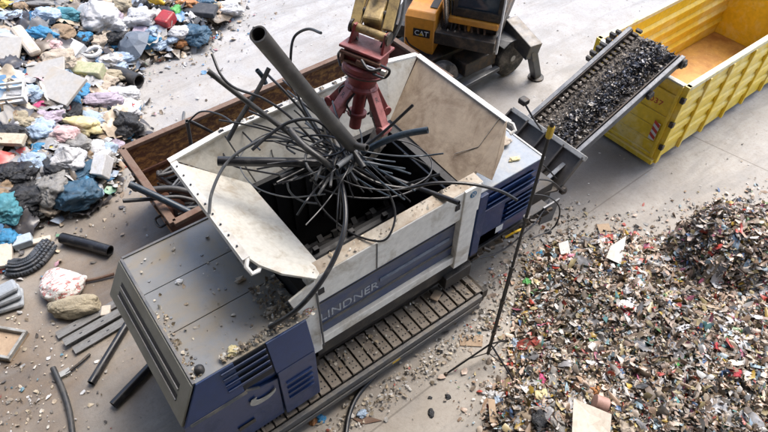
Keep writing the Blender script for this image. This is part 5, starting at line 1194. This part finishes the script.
boxed('carton', 90, 77, 32, 15, .24, -6, mat('speckled_carton2', (.50, .48, .32), .7, 0, (.26, .32, .16), .6, 9, fine=(.6, .5, .2)), 'speckled green-beige carton left of the fat pipe section', 'carton', (10, 0), lift=.18, bevel=.03)
boxed('carton', 13, 149, 34, 13, .10, -2, mat('printed_carton', (.60, .52, .40), .7, 0, (.35, .27, .18), .5, 9, fine=(.15, .1, .08)), 'flattened beige printed carton at the left edge', 'carton', (10, 0), lift=.25)
boxed('box', 106, 175, 13, 22, .34, -8, M_wb2, 'upright white polystyrene box at the right foot of the heap', 'box', (30, 0), lift=.25, bevel=.02)
boxed('crate_lid', 62, 61, 20, 9, .05, 60, M_wb, 'white strip of plastic lying beside the white box', 'panel', (10, 10), lift=.2)
boxed('roll', 30, 50, 12, 44, .16, 42, M_cardp, 'long beige rolled carpet lying diagonally in the upper heap', 'roll', (12, 0), lift=.25, bevel=.07)
boxed('slab', 197, 15, 42, 16, .16, -8, M_foam, 'dark grey foam slab lying at the top of the heap', 'foam slab', (8, 0), lift=.16, bevel=.03)
rb, Mr, Wr, Dr = boxed('suitcase', 168, 27, 15, 17, .30, -22, mat('red_plastic', (.42, .035, .04), .35, 0, (.2, .03, .03), .4, 6), 'red squarish bag case next to the foam slab', 'case', (12, 0), lift=.2, bevel=.05)
boxed('block', 25, 245, 18, 12, .16, 28, mat('pale_blue_foam', (.42, .50, .56), .7, 0, (.3, .32, .33), .4, 4), 'pale blue-grey foam block on the floor beside the tyre strip', 'foam block', z=0, lift=.10, bevel=.02)
boxed('pad', 43, 242, 17, 7, .07, 22, M_cardp, 'small beige pad on the floor right of the foam block', 'pad', z=0, lift=.05, bevel=.02)
boxed('carton', 4, 262, 22, 26, .10, 20, M_cardp, 'beige carton piece at the left edge below the tyre strip', 'carton', (10, 8), z=0, lift=.16)
# stack of grey cloth pads lower left
b = MB(); 
for k in range(3):
    p = at(6, 304, 0)+Vector((0, 0, .07+.11*k)); s = pxm(p); M = Matrix.Translation(p) @ Matrix.Rotation(RXh+rad(24+8*k), 4, 'Z') @ Matrix.Rotation(rad(-4*k), 4, 'X'); b.box(-30*s, 18*s, -13*s+k*.05, 11*s, -.05, .05, M)
tag(b.build('padding_stack', mat('grey_padding', (.30, .33, .36), .75, 0, (.42, .44, .45), .5, 5, bump=.3), bevel=.045), 'grey padding folded in layers at the left edge of the floor', 'padding')
# picture frame like wooden tray
fp = at(4, 345, 0); s = pxm(fp); M = Matrix.Translation(fp+Vector((0, 0, .05))) @ Matrix.Rotation(RXh+rad(-10), 4, 'Z'); W_, D_ = .30, .27
TR = thing('wooden_tray', tuple(fp), 'shallow pale-rimmed wooden tray on the floor at the left edge', 'tray')
b = MB(); b.box(-W_, W_, -D_, D_, -.04, -.01, M); b.build('tray_base', M_card, TR)
b = MB(); b.box(-W_, W_, -D_, -D_+.05, -.01, .07, M); b.box(-W_, W_, D_-.05, D_, -.01, .07, M); b.box(-W_, -W_+.05, -D_+.05, D_-.05, -.01, .069, M); b.box(W_-.05, W_, -D_+.05, D_-.05, -.01, .069, M); b.build('tray_rim', M_band, TR, bevel=.008)
# sack, printed bag, tyre strip, planks
pbag(77, 306, 46, 21, 'beige', 'plump olive-beige sack lying on the floor left of the cabinet', 'sack', 'sack', rot=10, ground_=True, zf=.8, crump=.16)
pbag(64, 281, 30, 36, 'mixed', 'white and red printed bag with a pointed end on the floor', 'bag', 'printed_bag', rot=-12, ground_=True, crump=.14, cone=-.7, zf=.6)
tb_ = MB(); P0 = [at(10, 268, .05), at(22, 268, .05), at(35, 262, .05), at(48, 247, .05)]
sp = spline(P0, 6); nb_ = 7
for i in range(len(sp)):
    d = (sp[min(i+1, len(sp)-1)]-sp[max(0, i-1)]).normalized(); w = Vector((-d.y, d.x, 0)); 
    for j in range(nb_):
        o = (j-(nb_-1)/2)*.052; h = .10+.10*math.cos(j/(nb_-1)*math.pi-math.pi/2); tb_.beam(sp[i]+w*o+d*(.025 if j % 2 else 0)+Vector((0, 0, h-.06)), sp[i]+w*o+d*(.075 if j % 2 else .05)+Vector((0, 0, h-.06)), .044, .05)
for i in range(len(sp)-1):
    d = (sp[i+1]-sp[i]).normalized(); w = Vector((-d.y, d.x, 0)); tb_.slab([sp[i]-w*.19+Vector((0, 0, .05)), sp[i+1]-w*.19+Vector((0, 0, .05)), sp[i+1]+w*.19+Vector((0, 0, .055)), sp[i]+w*.19+Vector((0, 0, .055))], .05)
tag(tb_.build('tyre_strip', mat('old_rubber', (.06, .07, .085), .7, 0, (.15, .15, .15), .4, 6)), 'strip of cut tyre tread lying on the floor at the left', 'tyre piece')
M_plank = mat('grey_weathered_plank', (.20, .20, .195), .7, 0, (.13, .12, .11), .5, 4, stretch=(1, 6, 1), bump=.3)
for k, (a, c, lab) in enumerate((((57, 336, .05), (122, 300, .05), 'upper grey plastic plank of the three by the sack'), ((64, 343, .10), (125, 309, .08), 'middle grey plastic plank of the three by the sack'), ((74, 351, .05), (128, 319, .05), 'lower grey plastic plank of the three by the sack'))):
    p, q_ = at(*a), at(*c); b = MB(); b.beam(p, q_, .16, .035)
    for t in (.25, .6):
        m_ = p.lerp(q_, t); b.mi = 1; b.beam(m_+Vector((0, 0, .0185)), m_+Vector((.045, 0, .0185)), .02, .004); b.mi = 0
    tag(b.build('plank', [M_plank, M_slot], bevel=.006), lab, 'plank')
b = MB(); b.tube([at(66, 374, .04), at(80, 363, .05), at(90, 354, .04)], .022, 8); b.mi = 1; b.box(*[v for v in (at(66, 374).x-.1, at(66, 374).x+.08, at(66, 374).y-.05, at(66, 374).y+.05)], .0, .06)
tag(b.build('hand_tool', [M_gdark, M_band]), 'small scraper tool with a dark handle on the floor at the left', 'tool')
pipe('stick', [(76, 282, .05), (95, 279, .05), (114, 274, .06)], .028, M_rustrim, 'rusty bar on the floor right of the printed bag', 'bar', hollow=False)
pbag(121, 300, 10, 9, 'white', 'small pale lump against the cabinet end', 'rubbish', 'food_scrap', ground_=True)
boxed('block', 107, 313, 9, 12, .09, 10, M_cardp, 'speckled white block beside the sack end', 'block', z=0, lift=.05, bevel=.02)
# umbrella on the heap
UP = onheap(134, 51)+Vector((.0, 0, .25)); UM = thing('broken_umbrella', tuple(UP), 'broken dark slate umbrella lying open at the edge of the heap', 'umbrella')
b = MB(); R_ = .52; un = (Vector(RF)*-.55+Vector((0, 0, .8))-Vector(RX)*.2).normalized(); ux = un.orthogonal().normalized(); uy = un.cross(ux)
tip = UP+un*.16; ring1 = []; ring2 = []
for i in range(8):
    a = i*math.pi/4; d = ux*math.cos(a)+uy*math.sin(a); ring1.append(UP+un*.10+d*R_*.5); ring2.append(UP-un*.05+d*R_*(1 if i % 3 else .8))
vs = [tip]+ring1+ring2; fs = [(0, i+1, (i+1) % 8+1) for i in range(8)]+[(i+1, i+9, (i+1) % 8+9, (i+1) % 8+1) for i in range(8)]
b.add(vs, fs); cn = b.build('canopy', mat('umbrella_cloth', (.13, .16, .20), .55, 0, (.2, .23, .27), .4, 4), UM, smooth=False); sf = cn.modifiers.new('solid', 'SOLIDIFY'); sf.thickness = .008
b = MB(); b.cyl(tip+un*.05, UP-un*.45, .012, n=8); b.build('shaft', M_gdark, UM)
# bottle
bp_ = onheap(158, 8)+Vector((0, 0, .25)); b = MB(); bd_ = (Vector(RX)*.9-Vector((0, 0, .25))-Vector(RD)*-.3).normalized()
b.lathe(bp_-bd_*.25, bd_, [(0, .10), (.02, .13), (.32, .13), (.42, .06), (.5, .05)], 18); bo = tag(b.build('bottle', M_yel, smooth=True), 'yellow bottle canister lying at the top of the heap', 'bottle')
# open white crate
cp = onheap(12, 103)+Vector((0, 0, .22)); CR = thing('plastic_crate', tuple(cp), 'white slotted plastic crate at the left edge of the heap', 'crate')
M = Matrix.Translation(cp) @ Matrix.Rotation(RXh+rad(14), 4, 'Z') @ Matrix.Rotation(rad(14), 4, 'X')
b = MB(); b.box(-.36, .36, -.22, .22, -.10, -.07, M); b.build('crate_base', M_wb2, CR)
b = MB()
for (x0, x1, y0, y1) in ((-.36, .36, -.22, -.19), (-.36, .36, .19, .22), (-.36, -.33, -.19, .19), (.33, .36, -.19, .19)):
    for (z0, z1) in ((-.069, -.01), (.06, .12)): b.box(x0, x1, y0, y1, z0, z1, M)
for (x, y) in ((-.345, -.205), (0, -.205), (.345, -.205), (-.345, .205), (0, .205), (.345, .205)): b.box(x-.02, x+.02, y-.018, y+.018, -.07, .121, M)
b.build('crate_side', M_wb2, CR)
# ring
rp_ = onheap(94, 60)+Vector((0, 0, .22)); b = MB(); b.tube([rp_+Vector((.24*math.cos(a/14*2*math.pi), .15*math.sin(a/14*2*math.pi), .03*math.sin(a))) for a in range(14)], .05, 8)
tag(b.build('plastic_ring', M_wb2, smooth=True), 'white oval plastic ring right of the white box', 'ring')

# ------------------------------------------------------------------ single pieces on and round the shredded pile
def onpile(px, py):
    z = 0
    for _ in range(14): p = at(px, py, z); z = z*.4+pile_h(p.x, p.y)*.6
    return at(px, py, z)
def sheet(name, quad, m, label, cat, t=.012, dz=.06, curl=0.0):
    pts = [onpile(*q) for q in quad]; zc = max(p.z for p in pts)
    pts = [Vector((p.x, p.y, zc+dz+(curl if i % 2 else 0))) for i, p in enumerate(pts)]
    b = MB(); b.slab(pts, t); o = b.build(name, m)
    return tag(o, label, cat)
sheet('cardboard_sheet', [(570, 405), (568, 440), (606, 440), (609, 418)], M_cardp, 'large flat beige board on the pile at the bottom edge', 'board', .02, .10, .03)
b = MB(); p = onpile(598, 404)+Vector((0, 0, .10)); b.lathe(p-Vector(RX)*.09, Vector(RX)*1.0+Vector(RD)*.4, [(0, .07), (.01, .11), (.2, .12), (.21, .07)], 20)
tag(b.build('tin_can', mat('rusty_pink_tin', (.42, .25, .2), .5, 0, (.25, .14, .1), .5, 8), smooth=True), 'dented pinkish brown can behind the large beige board', 'can')
def pscrap(px, py, w, h, mk, label, cat='scrap', name='plastic_scrap', rot=0, zf=.3, crump=.45, **k):
    p = onpile(px, py); s = pxm(p)
    return bag(p+Vector((0, 0, .03)), (w*s, h*s, min(w, h)*s*zf+.03), BM[mk], label, cat, name=name, rot=RXh+rad(rot), seed=px, crump=crump, **k)
for a in [(553, 382, 9, 26, 'grey', 'crumpled grey film strip lying on the lower left of the pile', -15), (543, 379, 8, 9, 'pink', 'bright pink scrap beside the grey film strip', 0),
          (680, 360, 9, 16, 'green', 'bright green scrap near the middle of the pile', -30), (733, 373, 12, 11, 'red', 'red-orange scrap on the right of the pile', 0), (717, 347, 8, 10, 'red', 'small deep red scrap above the red-orange one', 0),
          (691, 380, 7, 6, 'pink', 'small magenta scrap below the green one', 0), (698, 376, 6, 8, 'yellow', 'small yellow scrap right of the magenta one', 0), (628, 312, 10, 12, 'red', 'red scrap left of the middle of the pile', 0),
          (618, 366, 10, 9, 'red', 'red scrap right of the grey film strip', 0), (672, 295, 10, 7, 'ywhite', 'cream scrap with yellow print in the upper pile', 0), (541, 422, 16, 20, 'black', 'black film wad at the lower left corner of the pile', 0),
          (558, 425, 12, 20, 'grey', 'shiny grey film wad beside the black one', 10), (492, 393, 17, 12, 'white', 'white crumpled paper at the lower left tip of the pile', 0), (499, 402, 10, 9, 'pale', 'round pale wad under the white crumpled paper', 0),
          (543, 396, 11, 12, 'ywhite', 'yellowish clump below the bright pink scrap', 0), (516, 344, 8, 16, 'pale', 'pale translucent film upright at the left edge of the pile', 5), (716, 345, 5, 6, 'blue', 'tiny blue scrap near the deep red one', 0),
          (757, 417, 14, 9, 'tan', 'pale block-like scrap at the lower right of the pile', 0), (632, 420, 18, 7, 'pale', 'grey-white film strip right of the beige board', -10), (626, 426, 14, 14, 'tan', 'round tan lump right of the beige board', 0),
          (598, 391, 14, 9, 'orange', 'rust brown lump behind the can', 0), (664, 270, 12, 8, 'tan', 'cream lump near the top of the pile', 0), (650, 250, 8, 7, 'red', 'small dark red scrap at the upper rim of the pile', 0), (528, 282, 9, 7, 'green', 'green film scrap at the upper left edge of the pile', 0), (540, 255, 14, 8, 'blue', 'pale blue film scrap on the floor at the top left of the pile', 0)]:
    pscrap(a[0], a[1], a[2], a[3], a[4], a[5], rot=a[6])
sheet('paper_sheet', [(608, 252), (604, 262), (620, 266), (622, 245)], M_wb, 'white paper sheet at the upper edge of the pile, larger one', 'paper', .008, .05)
sheet('paper_sheet', [(556, 250), (560, 257), (570, 255), (566, 246)], M_wb, 'small white paper sheet at the upper left edge of the pile', 'paper', .008, .05)
sheet('cardboard_piece', [(596, 226), (600, 236), (612, 235), (608, 225)], M_card, 'small tan cardboard piece behind the pile', 'cardboard', .01, .03)
sheet('cardboard_piece', [(487, 402), (489, 425), (497, 425), (494, 402)], M_card, 'tan cardboard strip at the lower left tip of the pile', 'cardboard', .01, .05)
sheet('cardboard_piece', [(459, 335), (460, 346), (482, 347), (483, 336)], M_card, 'flat tan cardboard on the floor beside the tripod', 'cardboard', .015, .02)
sheet('cardboard_piece', [(360, 414), (353, 419), (362, 425), (382, 421)], M_rustrim, 'small torn brown board on the floor near the black hose', 'cardboard', .015, .02)
def gscrap(px, py, w, h, mk, label, z=0, cat='scrap', **k):
    p = at(px, py, z); s = pxm(p); return bag(p+Vector((0, 0, .05)), (w*s, h*s, min(w, h)*s*.5), BM[mk], label, cat, name='plastic_scrap', rot=RXh, seed=px+py, crump=.45, **k)
gscrap(447, 310, 14, 10, 'pale', 'pale film scrap on the floor near the track end'); gscrap(463, 306, 12, 12, 'white', 'white film scrap on the floor near the track end')
gscrap(320, 419, 9, 8, 'blue', 'turquoise film scrap on the floor below the track'); gscrap(313, 421, 8, 8, 'orange', 'orange scrap beside the turquoise film'); gscrap(362, 414, 10, 7, 'pale', 'silver film on the torn brown board', .03)
gscrap(431, 413, 5, 8, 'black', 'larger black lump on the bare floor below the tripod'); gscrap(448, 397, 5, 5, 'black', 'round black lump on the bare floor left of the tripod'); gscrap(440, 352, 5, 4, 'black', 'small dark lump on the floor above the tripod foot')
gscrap(430, 398, 4, 3, 'black', 'tiny black lump left of the round black lump')
gscrap(548, 232, 5, 6, 'black', 'black scrap on the floor behind the tripod pole')
# lumps resting on the machine
def mscrap(px, py, z, w, h, mk, label): 
    p = at(px, py, z); s = pxm(p); bag(p+Vector((0, 0, .05)), (w*s, h*s, min(w, h)*s*.6), BM[mk], label, 'lump', name='dirt_lump', rot=RXh+.5, seed=px, crump=.5)
mscrap(501, 144, 2.61, 17, 11, 'tan', 'tan cloth-like lump on the dusty right cabinet roof'); mscrap(514, 160, 2.61, 10, 5, 'ywhite', 'yellowish flat lump on the right cabinet roof edge')
mscrap(233, 352, 2.42, 11, 9, 'ywhite', 'cream crumpled lump on the front edge of the left cabinet roof'); mscrap(240, 280, 2.42, 9, 6, 'tan', 'small tan lump in the middle of the left cabinet roof')
mscrap(179, 282, 2.42, 6, 5, 'white', 'small white lump on the left cabinet roof near the seam')
mscrap(272, 311, 2.42, 13, 8, 'tan', 'pale fluffy dirt heap on the left cabinet roof beside the long pipe')
b = MB(); p = at(436, 296, .60); M = Matrix.Translation(p) @ Matrix.Rotation(.4, 4, 'Z'); b.box(-.10, .10, -.07, .07, 0, .03, M); tag(b.build('cardboard_piece', M_card, bevel=.006), 'pinkish tan cardboard piece lying on the track pads', 'cardboard')
# pyramid of loose scraps on bright floor behind skip
# ------------------------------------------------------------------ unseen roof and walls, added to shade the near part of the scene
fw = Vector((math.sin(yaw), math.cos(yaw), 0)); rt = Vector((math.cos(yaw), -math.sin(yaw), 0))
M_roof = mat('shading_roof_sheet', (.30, .30, .29), .7, bump=0)
ROOF_D, ROOF_Z = 6.0, 13.0
b = MB(); 
def hb(b, f0, f1, r0, r1, z0, z1):
    vs = [fw*f+rt*r+Vector((0, 0, z)) for z in (z0, z1) for r in (r0, r1) for f in (f0, f1)]
    b.add(vs, [(0, 1, 3, 2), (4, 6, 7, 5), (0, 4, 5, 1), (2, 3, 7, 6), (0, 2, 6, 4), (1, 5, 7, 3)])
hb(b, -16, ROOF_D, -26, 20, ROOF_Z, ROOF_Z+.3)
tag(b.build('shading_roof', M_roof), 'unseen grey roof added overhead to shade the near floor', 'roof', kind='structure')
b = MB(); hb(b, -16.3, -16, -26, 20, 0, ROOF_Z); tag(b.build('shading_back_wall', M_roof), 'unseen grey wall added behind the camera to cut light', 'wall', kind='structure')
b = MB(); hb(b, -16, ROOF_D, -26.3, -26, 0, ROOF_Z); tag(b.build('shading_side_wall', M_roof), 'unseen grey wall added at the left to cut light', 'wall', kind='structure')

# ------------------------------------------------------------------ light
SUN_EL, SUN_F, SUN_R = rad(58), .75, .6     # elevation, and direction towards the sun: forward / right of the camera
sdir = (fw*SUN_F+rt*SUN_R).normalized()
toward = Vector((sdir.x*math.cos(SUN_EL), sdir.y*math.cos(SUN_EL), math.sin(SUN_EL)))
w = bpy.data.worlds.new('World'); C.world = w; w.use_nodes = True
nt = w.node_tree; bg = nt.nodes['Background']; sky = nt.nodes.new('ShaderNodeTexSky'); sky.sky_type = 'NISHITA'; sky.sun_disc = False
sky.sun_elevation = SUN_EL; sky.sun_rotation = math.atan2(toward.x, toward.y); sky.dust_density = 3; sky.air_density = 1
nt.links.new(sky.outputs[0], bg.inputs[0]); bg.inputs[1].default_value = .15
sl = bpy.data.lights.new('sun', 'SUN'); sl.energy = 1.2; sl.angle = rad(36); sl.color = (1, .96, .90)
so = bpy.data.objects.new('sun', sl); COL.objects.link(so); so.rotation_euler = toward.to_track_quat('Z', 'Y').to_euler(); so.location = (0, 0, 30)
C.view_settings.view_transform = 'Standard'; C.view_settings.look = 'None'; C.view_settings.gamma = 1; C.view_settings.use_curve_mapping = False
C.view_settings.exposure = 1.45
C.cycles.max_bounces = 6; C.cycles.diffuse_bounces = 4; C.cycles.glossy_bounces = 3; C.cycles.use_denoising = True
